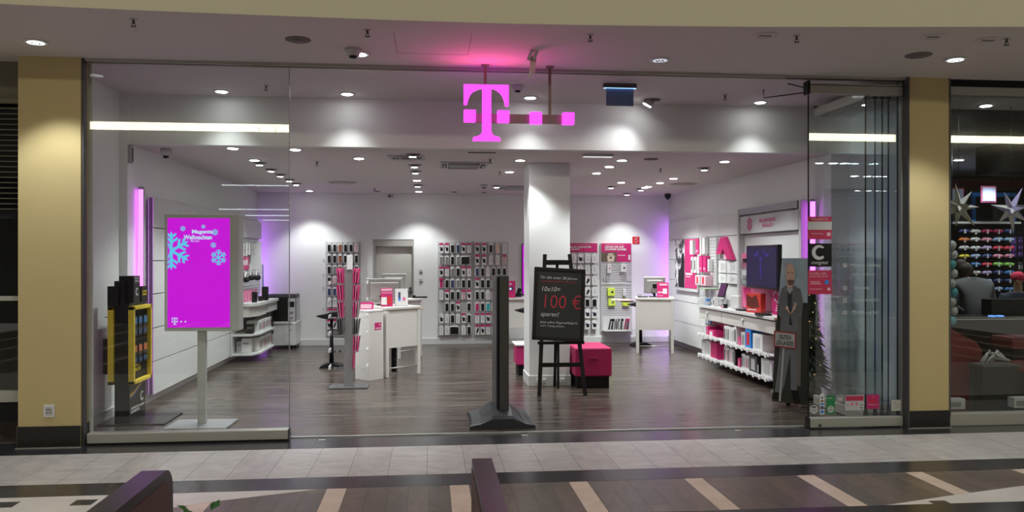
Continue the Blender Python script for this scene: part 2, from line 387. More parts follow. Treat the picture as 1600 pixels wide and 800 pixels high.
# the folded leaves behind it
for i, (x, lab) in enumerate(((4.32, 'first'), (4.42, 'second'), (4.495, 'third'), (4.56, 'fourth'), (4.69, 'fifth'))):
    w = bpy.data.objects.new('door_%d' % (i+3), None); C.objects.link(w); w['kind'] = 'structure'; w['label'] = lab+' folded glass leaf from the left, seen edge on'
    w.location = (x, 7.64, 0)
    b = MB(); b.box(-.005, .005, 0, 1.04, .11, 3.24, GLASSG); b.build('glass_pane', w)
    b = MB(); b.box(-.022, .022, 0, 1.05, .012, .11, ALUD, .003); b.box(-.024, .024, -.01, .001, .02, .1, BLK); b.prism([(-.022, .1), (.022, .1), (.008, .2), (-.008, .2)], 'y', -.006, .0, BLK); b.build('bottom_rail', w)
    b = MB(); b.box(-.02, .02, 0, 1.05, 3.235, 3.33, ALUD, .003); b.box(-.024, .024, -.01, .001, 3.235, 3.33, BLK); b.box(-.016, .016, 1.03, 1.06, 3.25, 3.36, BLK); b.build('top_rail', w)
    b = MB(); b.box(-.0065, .0065, -.006, .0, .1, 3.24, BLK if i not in (1, 3) else mat('seal_blue_glint', (.012, .02, .12), .3)); b.build('edge_seal', w)  # blue glint painted into the colour of some seals
# opposite side of the mall (seen only mirrored in the glass)
b = MB(); b.box(-16, 18, -6.5, -6.3, 0, 7, mat('mall_wall', (.08, .075, .065), .8)); struct(b, 'wall_mall_opposite')
b = MB(); b.box(-13.2, 17, -6.29, -6.1, 4.88, 5.05, STRIP); tag(b.build('gallery_light_strip'), 'long warm light strip along the opposite gallery edge', 'light strip')
i = 0
for (x0, x1, y, z, h) in ((-4.7, -1.0, -4.0, 3.30, .013), (-4.8, -1.1, -4.15, 2.76, .012), (-4.25, -1.2, -4.3, 2.63, .012), (-3.9, -1.3, -4.45, 2.53, .01)):
    b = MB(); b.box(x0, x1, y, y+.06, z, z+h, STRIP2); b.box(x0-.03, x1+.03, y-.05, y, z-.02, z+h+.02, DGRY); b.tube([(x0+.3, y-.03, z+h), (x0+.3, y-.03, 6.9)], .006, DGRY); b.tube([(x1-.3, y-.03, z+h), (x1-.3, y-.03, 6.9)], .006, DGRY)
    tag(b.build('linear_lamp'), ['uppermost', 'second', 'third', 'lowest'][i]+' thin linear lamp hanging in the opposite shopfront', 'lamp', 'linear lamps opposite'); i += 1
# ================================================================ CEILING FITTINGS
def downlight(x, y, z, label, power, group, angle=95, blend=.6, tilt=0, dim=False, r=.06, aim=0, glow=None):
    t = thing('downlight', label, 'ceiling light', (x, y, z), 0, group)
    b = MB(); n = 24
    b.lathe([(r+.018, -.001), (r+.02, -.006), (r+.002, -.009), (r, -.001)], WHT if not tilt else MGRY, n=n); b.build('trim_ring', t)
    if tilt:
        b = MB(); b.cyl((tilt*.035, 0, -.001), .055, -.006, DGRY); b.build('recess', t)
        b = MB(); b.cyl((0, 0, -.004), .042, -.03, GRY, r2=.046); b.cyl((0, 0, -.032), .040, -.004, glow or LAMP); b.build('lamp_head', t)
    else:
        b = MB(); b.cyl((0, 0, -.0095), r*.86, -.004, glow or LAMP); b.build('lamp_lens', t)
    l = bpy.data.lights.new('downlight_lamp', 'SPOT'); l.energy = power; l.spot_size = math.radians(angle); l.spot_blend = blend
    l.shadow_soft_size = .04; l.color = (.95, 1, .98) if power != P_SOFFIT else (1, .93, .8)
    q = bpy.data.objects.new('downlight_lamp', l); C.objects.link(q); q.parent = t; q.location = (0, 0, -.05); q.rotation_euler = (aim, 0, 0)
    return t
ordn = ['first', 'second', 'third', 'fourth', 'fifth', 'sixth', 'seventh', 'eighth', 'ninth', 'tenth']
R_ = {'far left': (-2.17, [9.2, 10.3, 10.6, 11.35, 12.05, 12.8, 13.45, 14.92], (0, 0, 1, 1, 1, 1, 1, 0)),
      'left of the air vent': (-.2, [9.55, 10.65, 11.4, 12.75, 13.55, 14.88], (1, 1, 1, 0, 1, 0)),
      'left of the pillar': (1.12, [9.98, 11.33, 13.55], (0, 0, -1)),
      'right of the pillar': (2.38, [9.85, 10.55, 11.37], (0, 0, 0)),
      'rear right': (3.07, [12.75, 13.48], (0, 1)),
      'far right': (3.70, [9.85, 10.6, 12.0, 12.72, 13.42, 13.65, 13.9, 14.92], (0, -1, 0, 0, 0, 0, -1, 1))}
for nm, (x, ys, ti) in R_.items():
    for i, y in enumerate(ys):
        downlight(x, y, 2.87, 'small shop downlight, %s from the front in the %s row' % (ordn[i], nm), P_STORE, 'downlights in the shop ceiling', tilt=ti[i], angle=110 if y < 14 else 100)
downlight(-1.5, 9.24, 2.87, 'front shop downlight between the far left row and the vent', P_STORE, 'downlights in the shop ceiling')
downlight(-.86, 9.99, 2.87, 'shop downlight in front of the left round vent', P_STORE, 'downlights in the shop ceiling')
for x, lab in ((-2.17, 'leftmost'), (-.875, 'second from left'), (1.09, 'middle, behind the hanging bar'), (3.69, 'rightmost')):
    downlight(x, 8.72, 3.4, 'bright downlight close to the bulkhead, '+lab, P_FRONT, 'downlights in front of the bulkhead', angle=92, blend=.8)
t = thing('spotlight', 'swivelled spotlight turned toward the bulkhead, right of the blue sign', 'spotlight', (2.42, 8.72, 3.4))
b = MB(); b.cyl((0.05, 0, -.001), .07, -.008, DGRY); b.build('recess', t)
b = MB(); b.cyl((0, 0, 0), .055, .07, GRY); b.cyl((0, 0, -.001), .05, -.003, LAMP); h = b.build('lamp_head', t); h.location = (-.03, 0, -.06); h.rotation_euler = (.15, .5, 0)
l = bpy.data.lights.new('spot_lamp', 'SPOT'); l.energy = P_FRONT*.75; l.spot_size = math.radians(100); l.spot_blend = 1; l.shadow_soft_size = .03
q = bpy.data.objects.new('spot_lamp', l); C.objects.link(q); q.parent = t; q.location = (-.05, .0, -.1); q.rotation_euler = (.15, .5, 0)
for x, y, lab, dm in ((-3.17, 6.88, 'leftmost, over the left yellow pillar', 0), (-.6, 7.0, 'second from left, beside the smoke detector', 0), (2.02, 6.94, 'right of the pink glow, nearly unlit', 1), (4.6, 6.66, 'rightmost, over the right yellow pillar', 0)):
    t = downlight(x, y, 3.4, 'round mall downlight in the soffit, '+lab, P_SOFFIT*(.25 if dm else (.5 if x == -.6 else 1.2)), 'downlights in the soffit', angle=93, blend=.5, r=.075, glow=LAMPD if not dm else em('lamp_faint', (.9, .9, 1), .6))
    b = MB()
    for k in range(6): a = k*PI/3; b.box(.03*math.cos(a)-.006, .03*math.cos(a)+.006, .03*math.sin(a)-.006, .03*math.sin(a)+.006, -.018, -.0125, DGRY if dm else MGRY)
    b.build('baffle', t)

def flat_disc(name, x, y, z, r, m, label, cat, group=None):
    b = MB(); b.lathe([(r, -.0005), (r, -.006), (r-.015, -.012), (.001, -.012)], m); b.lathe([(r*.5, -.012), (r*.5, -.014), (.001, -.014)], m)
    return tag(put(b.build(name), (x, y, z)), label, cat, group)
SPK = mat('speaker_grille', (.17, .155, .155), .8)
flat_disc('ceiling_speaker', -1.05, 6.6, 3.4, .10, SPK, 'round grey ceiling speaker in the soffit, left of the smoke detector', 'speaker', 'soffit speakers')
flat_disc('ceiling_speaker', 4.19, 6.56, 3.4, .11, SPK, 'round grey ceiling speaker in the soffit, left of the rightmost downlight', 'speaker', 'soffit speakers')
flat_disc('ceiling_speaker', 2.71, 9.7, 2.87, .09, SPK, 'round grey speaker in the shop ceiling near the bulkhead', 'speaker')
def ringvent(x, y, label):
    b = MB(); b.lathe([(.09, 0), (.09, -.006), (.06, -.01), (.06, -.004), (.001, -.004)], CEIL); b.box(-.05, .05, -.006, .006, -.008, -.003, DGRY)
    return tag(put(b.build('wall_washer_vent'), (x, y, 3.4)), label, 'vent', 'small soffit vents')
ringvent(2.62, 6.1, 'small round soffit vent near the fascia, middle right'); ringvent(3.95, 6.0, 'small round soffit vent left of the right speaker'); ringvent(4.45, 6.05, 'small round soffit vent at the far right of the soffit')
def sprinkler():
    t = thing('sprinkler', 'x', 'sprinkler')
    b = MB(); b.cyl((0, 0, 0), .028, -.006, LGRY); b.build('rosette', t)
    b = MB(); b.cyl((0, 0, -.006), .009, -.03, DGRY); b.cyl((0, 0, -.052), .02, -.004, DGRY); b.tube([(.011, 0, -.03), (.015, 0, -.042), (.006, 0, -.052)], .003, DGRY); b.tube([(-.011, 0, -.03), (-.015, 0, -.042), (-.006, 0, -.052)], .003, DGRY); b.build('nozzle', t)
    return t
sp0 = sprinkler(); first = True
for (x, y, z, lab) in ((-2.16, 6.16, 3.4, 'soffit sprinkler near the fascia, leftmost'), (-.475, 6.26, 3.4, 'soffit sprinkler near the fascia, above the smoke detector'), (1.25, 6.22, 3.4, 'soffit sprinkler near the fascia, right of the pink glow'),
                       (2.87, 6.08, 3.4, 'soffit sprinkler near the fascia, second from right'), (4.57, 5.99, 3.4, 'soffit sprinkler near the fascia, rightmost'), (-1.65, 8.38, 3.4, 'sprinkler behind the left glass, in front of the bulkhead'), (3.15, 8.37, 3.4, 'sprinkler in front of the bulkhead, left of the glass leaf'),
                       (-1.42, 10.4, 2.87, 'shop ceiling sprinkler right of the far left light row'), (.74, 9.9, 2.87, 'shop ceiling sprinkler right of the air conditioner'), (.98, 11.3, 2.87, 'long shop ceiling sprinkler left of the pillar'), (3.12, 10.7, 2.87, 'shop ceiling sprinkler in the right half'), (-.96, 14.3, 2.87, 'shop ceiling sprinkler behind the left round vent'), (2.35, 13.9, 2.87, 'shop ceiling sprinkler at the rear, right of the pillar')):
    o = sp0 if first else clone(sp0); first = False; o.location = (x, y, z); o['label'] = lab; o['group'] = 'ceiling sprinklers'
def detector(x, y, z, lab, s=1):
    t = thing('smoke_detector', lab, 'smoke detector', (x, y, z), 0, 'ceiling detectors')
    b = MB(); b.lathe([(.06*s, 0), (.06*s, -.02*s), (.045*s, -.035*s), (.045*s, -.05*s), (.001, -.052*s)], LGRY); b.build('housing', t)
    b = MB(); b.lathe([(.03*s, -.051*s), (.026*s, -.066*s), (.001, -.068*s)], BLK); b.build('sensor', t); return t
detector(-.64, 6.86, 3.4, 'white smoke detector in the soffit beside a lit downlight', 1.15); detector(.89, 8.15, 3.4, 'smoke detector behind the pink letter, in front of the bulkhead'); detector(.9, 13.4, 2.87, 'smoke detector at the rear of the shop ceiling')
def roundvent(x, y, sq, lab):
    t = thing('ceiling_vent', lab, 'vent', (x, y, 2.87), 0, 'round vents in the shop ceiling')
    b = MB()
    if sq: b.box(-.22, .22, -.22, .22, -.008, 0, LGRY)
    else: b.lathe([(.24, 0), (.24, -.004), (.001, -.004)], CEIL)
    b.build('plate', t)
    b = MB()
    for r in (.19, .14, .09): b.lathe([(r, -.010), (r, -.022), (r-.018, -.014), (r-.018, -.010)], CEIL if not sq else LGRY)
    b.cyl((0, 0, -.0081), .175, -.001, BLKM); b.build('swirl_blades', t)
roundvent(-.28, 9.87, 1, 'round swirl vent in a square plate, near the bulkhead'); roundvent(-1.4, 13.2, 0, 'round swirl vent at the left rear of the ceiling'); roundvent(4.14, 12.9, 0, 'round swirl vent at the right rear of the ceiling')
def cassette(x, y, lab):
    t = thing('air_conditioner', lab, 'air conditioner', (x, y, 2.87), 0, 'ceiling cassettes')
    b = MB(); b.box(-.31, .31, -.31, .31, -.02, 0, LGRY, .006); b.build('panel', t)
    b = MB(); b.box(-.2, .2, -.2, .2, -.028, -.02, MGRY)
    for k in range(9): b.box(-.19, .19, -.185+k*.043, -.165+k*.043, -.032, -.028, LGRY)
    b.build('intake_grille', t)
    for sx, sy in ((1, 0), (-1, 0), (0, 1), (0, -1)):
        b = MB()
        if sx: b.box(sx*.25-.025, sx*.25+.025, -.2, .2, -.026, -.02, BLKM); b.box(sx*.25-.012, sx*.25+.012, -.19, .19, -.034, -.026, LGRY)
        else: b.box(-.2, .2, sy*.25-.025, sy*.25+.025, -.026, -.02, BLKM); b.box(-.19, .19, sy*.25-.012, sy*.25+.012, -.034, -.026, LGRY)
        b.build('outlet_flap', t)
cassette(.44, 10.55, 'square air conditioning cassette in the middle of the ceiling'); cassette(1.5, 13.8, 'square air conditioning cassette left behind the pillar')
for (x, y, lab) in ((-.95, 14.9, 'left'), (.45, 14.9, 'middle'), (1.0, 14.95, 'beside the detector'), (1.95, 14.6, 'right, beyond the pillar')):
    flat_disc('ceiling_outlet', x, y, 2.87, .05, SPK, 'small grey round cap near the rear wall, '+lab, 'ceiling outlet', 'small ceiling outlets')
b = MB(); b.box(-.18, .18, -.05, .05, -.03, 0, WHT, .004); b.box(-.17, .17, -.045, .045, -.033, -.03, em('faint_panel', (1, 1, 1), .75)); tag(put(b.build('emergency_lamp'), (1.97, 9.35, 2.87)), 'flat white emergency lamp right behind the bulkhead', 'lamp')
b = MB(); b.box(-.16, .16, -.1, .1, -.006, 0, CEIL); b.box(-.16, .16, -.102, -.1, -.01, 0, DGRY); tag(put(b.build('ceiling_hatch'), (.6, 9.4, 2.87)), 'small ceiling hatch between round vent and bulkhead', 'hatch')
# dome cameras
def dome(x, y, z, lab, col):
    t = thing('security_camera', lab, 'camera', (x, y, z), 0, 'security cameras')
    b = MB(); b.lathe([(.06, 0), (.055, -.07), (.045, -.08), (.001, -.08)], col); b.build('housing', t)
    b = MB(); b.lathe([(.036, -.08), (.026, -.105), (.001, -.112)], BLK); b.build('lens_dome', t)
dome(-2.93, 9.35, 2.87, 'white dome camera at the left front of the shop', LGRY); dome(4.5, 14.95, 2.87, 'dark dome camera in the right rear corner', BLK)
b = MB(); b.box(-.01, .03, -.025, .025, -.1, .1, GRY, .004); b.box(.03, .036, -.015, .015, -.08, .06, DGRY); tag(put(b.build('alarm_sensor'), (-3.19, 8.985, 2.76), 0), 'slim dark sensor on the left wall under the ceiling', 'sensor')
b = MB(); b.box(-.06, .06, -.025, 0, -.035, .035, LGRY, .004); b.box(-.035, .005, -.03, -.025, -.02, .02, DGRY); tag(put(b.build('wall_sensor'), (-.74, 15.44, 2.82)), 'small wall sensor above the back door', 'sensor')
# blue-lit emergency sign seen from behind
t = thing('emergency_sign', 'hanging emergency sign panel with a blue lit upper edge', 'sign', (1.90, 7.95, 3.4))
b = MB(); b.box(-.17, .17, -.02, .02, -.045, 0, DGRY, .003); b.box(-.165, .165, -.018, .018, -.048, -.045, em('blue_bar', (.3, .55, 1), 2.2)); b.build('lamp_bar', t)
b = MB(); b.box(-.14, .14, -.003, .003, -.22, -.048, mat('sign_pane', (.12, .2, .34), .3)); b.box(-.14, .14, -.004, .004, -.225, -.22, LGRY); b.build('sign_panel', t)

# ================================================================ HANGING LETTER SIGN
U = .000952
def zp(px, pz): return ((px-362)*U, (455-pz)*U)   # sign units -> metres, origin at stem centre/bar top
Tpoly = [(150,195),(575,195),(575,388),(545,388),(538,350),(522,300),(498,265),(470,243),(440,228),(408,222),(408,628),(414,655),(430,675),(465,687),(488,693),(498,722),(232,722),(240,693),(268,687),(300,675),(318,655),(325,628),(325,222),(290,232),(265,243),(240,256),(218,275),(200,310),(188,350),(178,382),(150,382)]
t = thing('hanging_sign', 'glowing magenta letter and four squares hanging over the entrance', 'sign', (.508, 7.33, 2.965))
b = MB(); b.prism([zp(*p) for p in Tpoly], 'y', -.075, -.015, TMAG); b.build('letter', t)
b = MB(); x0, z1 = zp(262, 458); x1, z0 = zp(1095, 545); b.box(x0-.002, x1+.002, -.012, .012, z0, z1, mat('bronze_bar', (.20, .17, .12), .45, .5)); b.build('bar', t)
for a in (150, 470, 782, 1097):
    x0, z1 = zp(a, 435 if a < 700 else 445); x1, z0 = zp(a+110, 545 if a < 700 else 555)
    b = MB(); b.box(x0, x1, -.08, -.005, z0, z1, TMAG, .003); b.build('square', t)
for px_, top in ((354, 195), (975, 458)):
    x, z = zp(px_, top); b = MB(); b.box(x-.012, x+.012, -.04, -.018, z, .435-.012, mat('bronze_bar', (.2, .17, .12))); b.box(x-.035, x+.035, -.06, .005, .435-.014, .435, MGRY); b.build('rod', t)
l = bpy.data.lights.new('sign_glow_fill', 'AREA'); l.shape = 'RECTANGLE'; l.size = .5; l.size_y = .06; l.energy = 2.6; l.color = (1, .08, .22)  # hidden lamp added to redden the sign's glow on the soffit
q = bpy.data.objects.new('sign_glow_fill', l); C.objects.link(q); q.parent = t; q.location = (0, -.13, .12); q.rotation_euler = (PI+.75, 0, 0)
# acrylic ornament hanging from the soffit
t = thing('hanging_bracket', 'small white and pink acrylic ornament hanging beside the pink glow', 'ornament', (.87, 6.75, 3.4))
b = MB(); b.tube([(0, 0, 0), (0, 0, -.02)], .004, ALU); b.box(-.045, -.015, -.02, .02, -.09, -.005, WHTM, .003, (0, .35, 0)); b.box(.0, .03, -.02, .02, -.08, -.003, WHTM, .003, (0, .35, 0)); b.build('clip', t)
b = MB(); b.box(-.03, .02, -.003, .003, -.19, -.05, LPINK, .001, (0, .1, 0)); b.box(-.045, -.02, -.01, .01, -.24, -.17, WHTM, .002, (0, .45, 0)); b.build('tag', t)

# ================================================================ VIOLET TUBES
def tube_lamp(x, y, z0, z1, lab, sx):
    t = thing('neon_tube', lab, 'tube lamp', (x, y, 0), 0, 'violet wall tubes')
    if not sx:
        b = MB(); b.cyl((0, 0, z0), .011, z1-z0, TUBEH, n=12); b.build('tube', t); b = MB(); b.cyl((0, 0, z0-.03), .013, .03, GRY); b.cyl((0, 0, z1), .013, .03, GRY); b.build('holder', t); return
    b = MB(); b.cyl((0, 0, z0), .028, z1-z0, TUBE, n=16); b.build('tube', t)
    b = MB(); b.box(-.03, .03, .01, .05, z0-.04, z0, GRY); b.cyl((0, 0, z0-.04), .03, .04, GRY); b.cyl((0, 0, z1), .03, .03, GRY); b.box(sx*.03-.004, sx*.03+.004, -.02, .03, z0, z1, LGRY); b.build('holder', t)
tube_lamp(-3.15, 9.22, .14, 2.40, 'tall violet tube lamp beside the left panel wall', 1)
tube_lamp(4.6, 9.32, .14, 2.33, 'tall violet tube lamp at the near end of the right panel wall', 1)
tube_lamp(-3.184, 15.2, .14, 2.3, 'violet tube lamp in the left rear corner', 0)
tube_lamp(4.655, 15.22, .14, 2.33, 'violet tube lamp in the right rear corner', 0)

# ================================================================ PANEL WALLS
PZ = [.10, .475, .855, 1.24, 1.617, 1.99, 2.335]
def panelwall(name, label, x0, x1, ys, face):
    t = thing(name, label, 'wall panelling', (0, 0, 0))
    b = MB(); b.box(x0+.012 if face > 0 else x0+.012, x1-.012, ys[0], ys[-1], PZ[0]+.01, PZ[-1]-.005, DGRY); b.build('carcass', t)
    for i, (a, c_) in enumerate(zip(ys, ys[1:])):
        b = MB()
        for z0, z1 in zip(PZ, PZ[1:]): b.box(x0, x1, a+.003, c_-.003, z0+.006, z1-.004, WHT, .002, seg=1)
        b.build('panel', t)
    return t
pl = panelwall('panel_wall', 'white floating panel wall on the left, behind the magenta screen', -3.16, -3.10, [9.46, 10.35, 11.25, 12.7, 13.9, 15.1], 1)
pr_ = panelwall('panel_wall', 'white floating panel wall on the right, with posts and lightbox', 4.58, 4.64, [9.42, 9.50, 11.44, 12.42, 13.4, 15.15], -1)
for y in (9.45, 11.44):
    b = MB(); b.box(4.50, 4.58, y-.03, y+.03, .1, 2.36, LGRY, .003); b.build('post', pr_)
t = thing('header_lightbox', 'grey header panel with pink snowflake and lettering on the right wall', 'sign', (4.57, 0, 0))
b = MB(); b.box(-.05, 0, 9.53, 11.40, 2.0, 2.25, LGRY, .003); b.build('panel', t)
b = MB(); b.box(-.07, .0, 9.53, 11.40, 2.27, 2.36, GRY, .003); b.build('top_bar', t)
def flake(s, m, axis='y', a=0, b_=.002, mb=None, style=0):
    mb = mb or MB()
    for k in range(6):
        th = k*PI/3+PI/2; c_, s_ = math.cos(th), math.sin(th)
        def q(u, v): return (u*c_-v*s_, u*s_+v*c_)
        w = .07*s
        mb.prism([q(0, -w), q(s*.8, -w), q(s, 0), q(s*.8, w), q(0, w)], axis, a, b_, m)
        for sg in (-1, 1):
            for r0, ln in ((.35, .32), (.62, .24)):
                mb.prism([q(s*r0, 0), q(s*(r0+ln*.7), sg*s*ln), q(s*(r0+ln*.7+.13), sg*s*ln), q(s*(r0+.16), 0)], axis, a, b_+.0004*(1 if r0 < .5 else 2), m)
    return mb
fb = flake(.11, PINK, 'x', -.053, -.05); o = fb.build('snowflake', t); o.location = (0, 11.05, 2.13)
text('lettering', 'IHR ANSCHLUSS\nFÜR ALLES', PINK, t, (-.053, 10.45, 2.125), width=.52, rot=ROT_NX, bold=.002, hfix=.12)
for nm, zt in (('left panel', 1),): pass

# ---- TV and things fixed to the right wall
t = thing('wall_screen', 'black switched-on television with a dark blue picture on the right wall', 'television', (4.38, 10.33, 1.53))
b = MB(); b.box(.0, .06, -.52, .5, -.29, .29, BLK, .008); b.box(.06, .19, -.12, .12, -.1, .1, DGRY); b.build('housing', t)
b = MB(); b.box(-.004, .001, -.49, .47, -.26, .26, BSCR); b.build('screen', t)
def mblob(name, par, m, a, bb, items):
    b = MB()
    for (x, z, w, h) in items: b.prism([(x-w, z), (x, z-h), (x+w, z), (x, z+h)], 'x', a, bb, m)
    return b.build(name, par)
BLG = em('screen_violet', (.03, .015, .2), .8)
mblob('picture', t, BLG, -.006, -.004, [(-.18, .16, .1, .03), (.14, .16, .1, .03), (0, .1, .06, .05), (0, -.05, .04, .13), (-.1, .2, .05, .02), (.1, .2, .05, .02)])
t = thing('backing_board', 'magenta printed board behind the right counter under the television', 'display board', (4.575, 0, 0))
b = MB(); b.box(-.03, 0, 9.55, 11.4, .93, 1.235, PINK, .002); b.build('board', t)
b = MB(); b.prism([(9.6, .95), (10.2, .95), (10.5, 1.22), (9.9, 1.22)], 'x', -.034, -.03, MAG); b.prism([(10.9, .95), (11.2, .95), (11.35, 1.22), (11.1, 1.22)], 'x', -.034, -.03, MAG); b.build('print', t)
t = thing('large_letter', 'big red-magenta slanted letter sign on the right panel wall', 'letter', (4.57, 0, 0))
b = MB(); b.prism([(12.42, 1.71), (12.20, 1.71), (12.12, 1.80), (11.93, 1.62), (11.70, 1.62), (12.03, 1.975), (12.22, 1.975)], 'x', -.05, 0, MAG); b.build('letter', t)
b = MB(); b.box(-.02, 0, 11.98, 12.16, 1.63, 1.70, LPINK, .002); b.build('inset', t)
# white faint product posters
k = 0
for (y0, y1, z0, z1) in ((12.05, 12.38, 1.42, 1.60), (11.60, 12.02, 1.42, 1.60), (12.05, 12.38, 1.26, 1.40), (11.60, 12.02, 1.26, 1.40)):
    t = thing('product_poster', 'white product card under the large letter, %s' % ['upper rear', 'upper front', 'lower rear', 'lower front'][k], 'card', (4.57, 0, 0), 0, 'white product cards'); k += 1
    b = MB(); b.box(-.02, 0, y0, y1, z0, z1, WHTM, .002); b.build('card', t)
    b = MB(); ym = (y0+y1)/2; b.box(-.022, -.02, ym-.02, ym+.06, z0+.03, z1-.03, LGRY); b.box(-.023, -.02, ym-.1, ym-.05, z0+.05, z1-.05, LGRY); b.build('print', t)
# poster
t = thing('wall_poster', 'large poster, black and white photo with magenta half', 'poster', (4.57, 0, 0))
b = MB(); b.box(-.03, 0, 13.36, 14.62, 1.06, 1.985, LGRY, .002); b.build('frame', t)
b = MB(); b.box(-.034, -.03, 13.38, 14.04, 1.12, 1.98, MAG); b.build('magenta_field', t)
BW = bpy.data.materials.new('bw_photo'); BW.use_nodes = True; nt = BW.node_tree; n = nt.nodes.new('ShaderNodeTexNoise'); n.inputs['Scale'].default_value = 9; n.inputs['Detail'].default_value = 3
tc = nt.nodes.new('ShaderNodeTexCoord'); nt.links.new(tc.outputs['Object'], n.inputs[0]); cr = nt.nodes.new('ShaderNodeValToRGB'); cr.color_ramp.elements[0].position = .44; cr.color_ramp.elements[1].position = .56
cr.color_ramp.elements[0].color = (.02, .02, .025, 1); cr.color_ramp.elements[1].color = (.7, .7, .7, 1); nt.links.new(n.outputs[0], cr.inputs[0]); nt.links.new(cr.outputs[0], nt.nodes['Principled BSDF'].inputs[0])
b = MB(); b.box(-.034, -.03, 14.04, 14.60, 1.12, 1.98, BW); b.prism([(14.05, 1.12), (14.35, 1.12), (14.4, 1.35), (14.25, 1.5), (14.2, 1.72), (14.08, 1.75), (14.05, 1.6)], 'x', -.036, -.034, BLKM); b.build('photo', t)
b = MB(); b.box(-.038, -.034, 13.62, 13.98, 1.35, 1.385, WHTM); b.box(-.038, -.034, 13.72, 13.98, 1.31, 1.33, LPINK); b.build('caption', t)
# slatwall with packs
t = thing('slatwall_panel', 'small grey slatted panel with packages on the right panel wall', 'slatwall', (4.57, 0, 0))
b = MB(); b.box(-.03, 0, 12.46, 13.34, 1.2, 1.98, SLAT)
for i in range(15): b.box(-.032, -.03, 12.46, 13.34, 1.22+i*.05, 1.228+i*.05, SLATD)
b.build('panel', t)
k = 0
for (y, z, w, h, m, lab) in ((13.45, 1.83, .14, .24, WHTM, 'white box, top row nearest the poster'), (13.14, 1.84, .16, .26, MAG, 'magenta box, top row'), (12.98, 1.84, .07, .3, WHTM, 'narrow white box, top row'), (12.83, 1.85, .12, .27, WHTM, 'white box, top row nearest the letter'),
                         (13.42, 1.53, .09, .27, WHTM, 'white box with dark window, lower row first'), (13.25, 1.53, .1, .27, WHTM, 'white box with dark window, lower row second'), (13.1, 1.53, .06, .27, WHTM, 'slim white box, lower row third'), (12.96, 1.55, .14, .26, MAG, 'magenta box, lower row left'), (12.78, 1.55, .14, .26, MAG, 'magenta box, lower row right'),
                         (12.6, 1.53, .05, .2, WHTM, 'slim white box at the end of the lower row')):
    t = thing('product_box', 'hanging '+lab+' on the right slatted panel', 'box', (4.50, y, z), 0, 'boxes hanging on the right wall'); k += 1
    b = MB(); b.box(-.04, .03, -w/2, w/2, -h/2, h/2, m, .004); b.tube([(.0, 0, h/2), (.0, 0, h/2+.02), (.034, 0, h/2+.02)], .004, ALU); b.build('carton', t)
    b = MB()
    if 'window' in lab: b.box(-.043, -.04, -w*.22, w*.22, -h*.3, h*.3, BLKM)
    else: b.box(-.043, -.04, -w*.2, w*.3, -h*.35, -h*.22, LPINK if m == MAG else LGRY)
    b.build('label_print', t)
for (y, z, lab) in ((13.0, 1.28, 'rear'), (12.72, 1.28, 'front')):
    b = MB(); b.box(4.42, 4.54, y-.12, y+.12, z-.08, z+.08, LPINK if lab == 'front' else LGRY, .004); b.box(4.415, 4.42, y-.03, y+.04, z-.05, z+.06, RED); tag(b.build('carton'), 'small grey and red carton under the slatted panel, '+lab, 'box')
# acrylic brochure holder with pink flyers left of the TV
k = 0
for (y, z, lab) in ((11.2, 1.60, 'upper far'), (10.95, 1.64, 'upper near'), (11.2, 1.36, 'lower far'), (10.95, 1.37, 'lower near')):
    t = thing('brochure_holder', 'clear brochure holder on the panel left of the television, '+lab, 'brochure holder', (4.55, y, z), 0, 'clear holders by the television')
    b = MB(); b.box(-.06, 0, -.11, .11, -.11, -.1, ACRYL); b.box(-.06, -.055, -.11, .11, -.1, .0, ACRYL); b.box(-.055, .0, .105, .11, -.1, .02, ACRYL); b.build('tray', t)
    b = MB(); b.box(-.045, -.01, -.1, .1, -.09, .12, (MAG if k % 2 else PINK) if k < 2 else LGRY, .002); b.build('flyers', t)
    b = MB(); b.box(-.048, -.045, -.07, .06, -.02, .04, BLKM if k < 2 else MGRY); b.build('print', t); k += 1

# ---- right counter
def knob(par, x, y, z, ax):
    b = MB(); b.cyl((x, y, z), .018, -.03 if ax == 'x' else -.03, WHT, ax); b.build('knob', par)
rc = thing('shop_counter', 'long white wall counter on the right with two drawers and two shelves', 'counter', (0, 0, 0))
b = MB(); b.box(4.22, 4.575, 9.56, 12.42, .875, .915, WHT, .004); b.build('worktop', rc)
b = MB(); b.box(4.30, 4.575, 9.585, 12.4, .70, .868, OFFW); b.box(4.45, 4.575, 9.6, 12.38, .12, .70, MAG); b.build('carcass', rc)
for (a, c_) in ((9.585, 11.42), (11.43, 12.40)):
    b = MB(); b.box(4.245, 4.30, a, c_, .70, .86, OFFW, .003); dr = b.build('drawer', rc)
    b = MB(); b.cyl((4.244, (a+c_)/2+.1, .80), .022, -.022, WHT, 'x'); b.box(4.225, 4.244, (a+c_)/2+.09, (a+c_)/2+.11, .74, .79, WHT, .003); b.build('knob', dr)
for (a, c_) in ((9.66, 11.36), (11.46, 12.34)):
    for z in (.11, .41):
        zz = z+.02 if c_ > 12 and z > .2 else z
        b = MB(); b.box(4.21, 4.46, a, c_, zz, zz+.022, WHT, .003); b.box(4.20, 4.21, a, c_, zz+.0, zz+.05, WHTM, .003)
        n = int((c_-a)/.17)
        for i in range(n): y = a+.09+i*(c_-a-.15)/max(1, n-1); b.box(4.188, 4.2, y-.03, y+.03, zz-.015, zz+.03, WHTM, .003)
        b.build('shelf', rc)
b = MB(); b.box(4.36, 4.38, 11.40, 11.42, .12, .7, WHT); b.box(4.40, 4.45, 9.6, 9.62, .12, .7, DGRY); b.build('divider', rc)
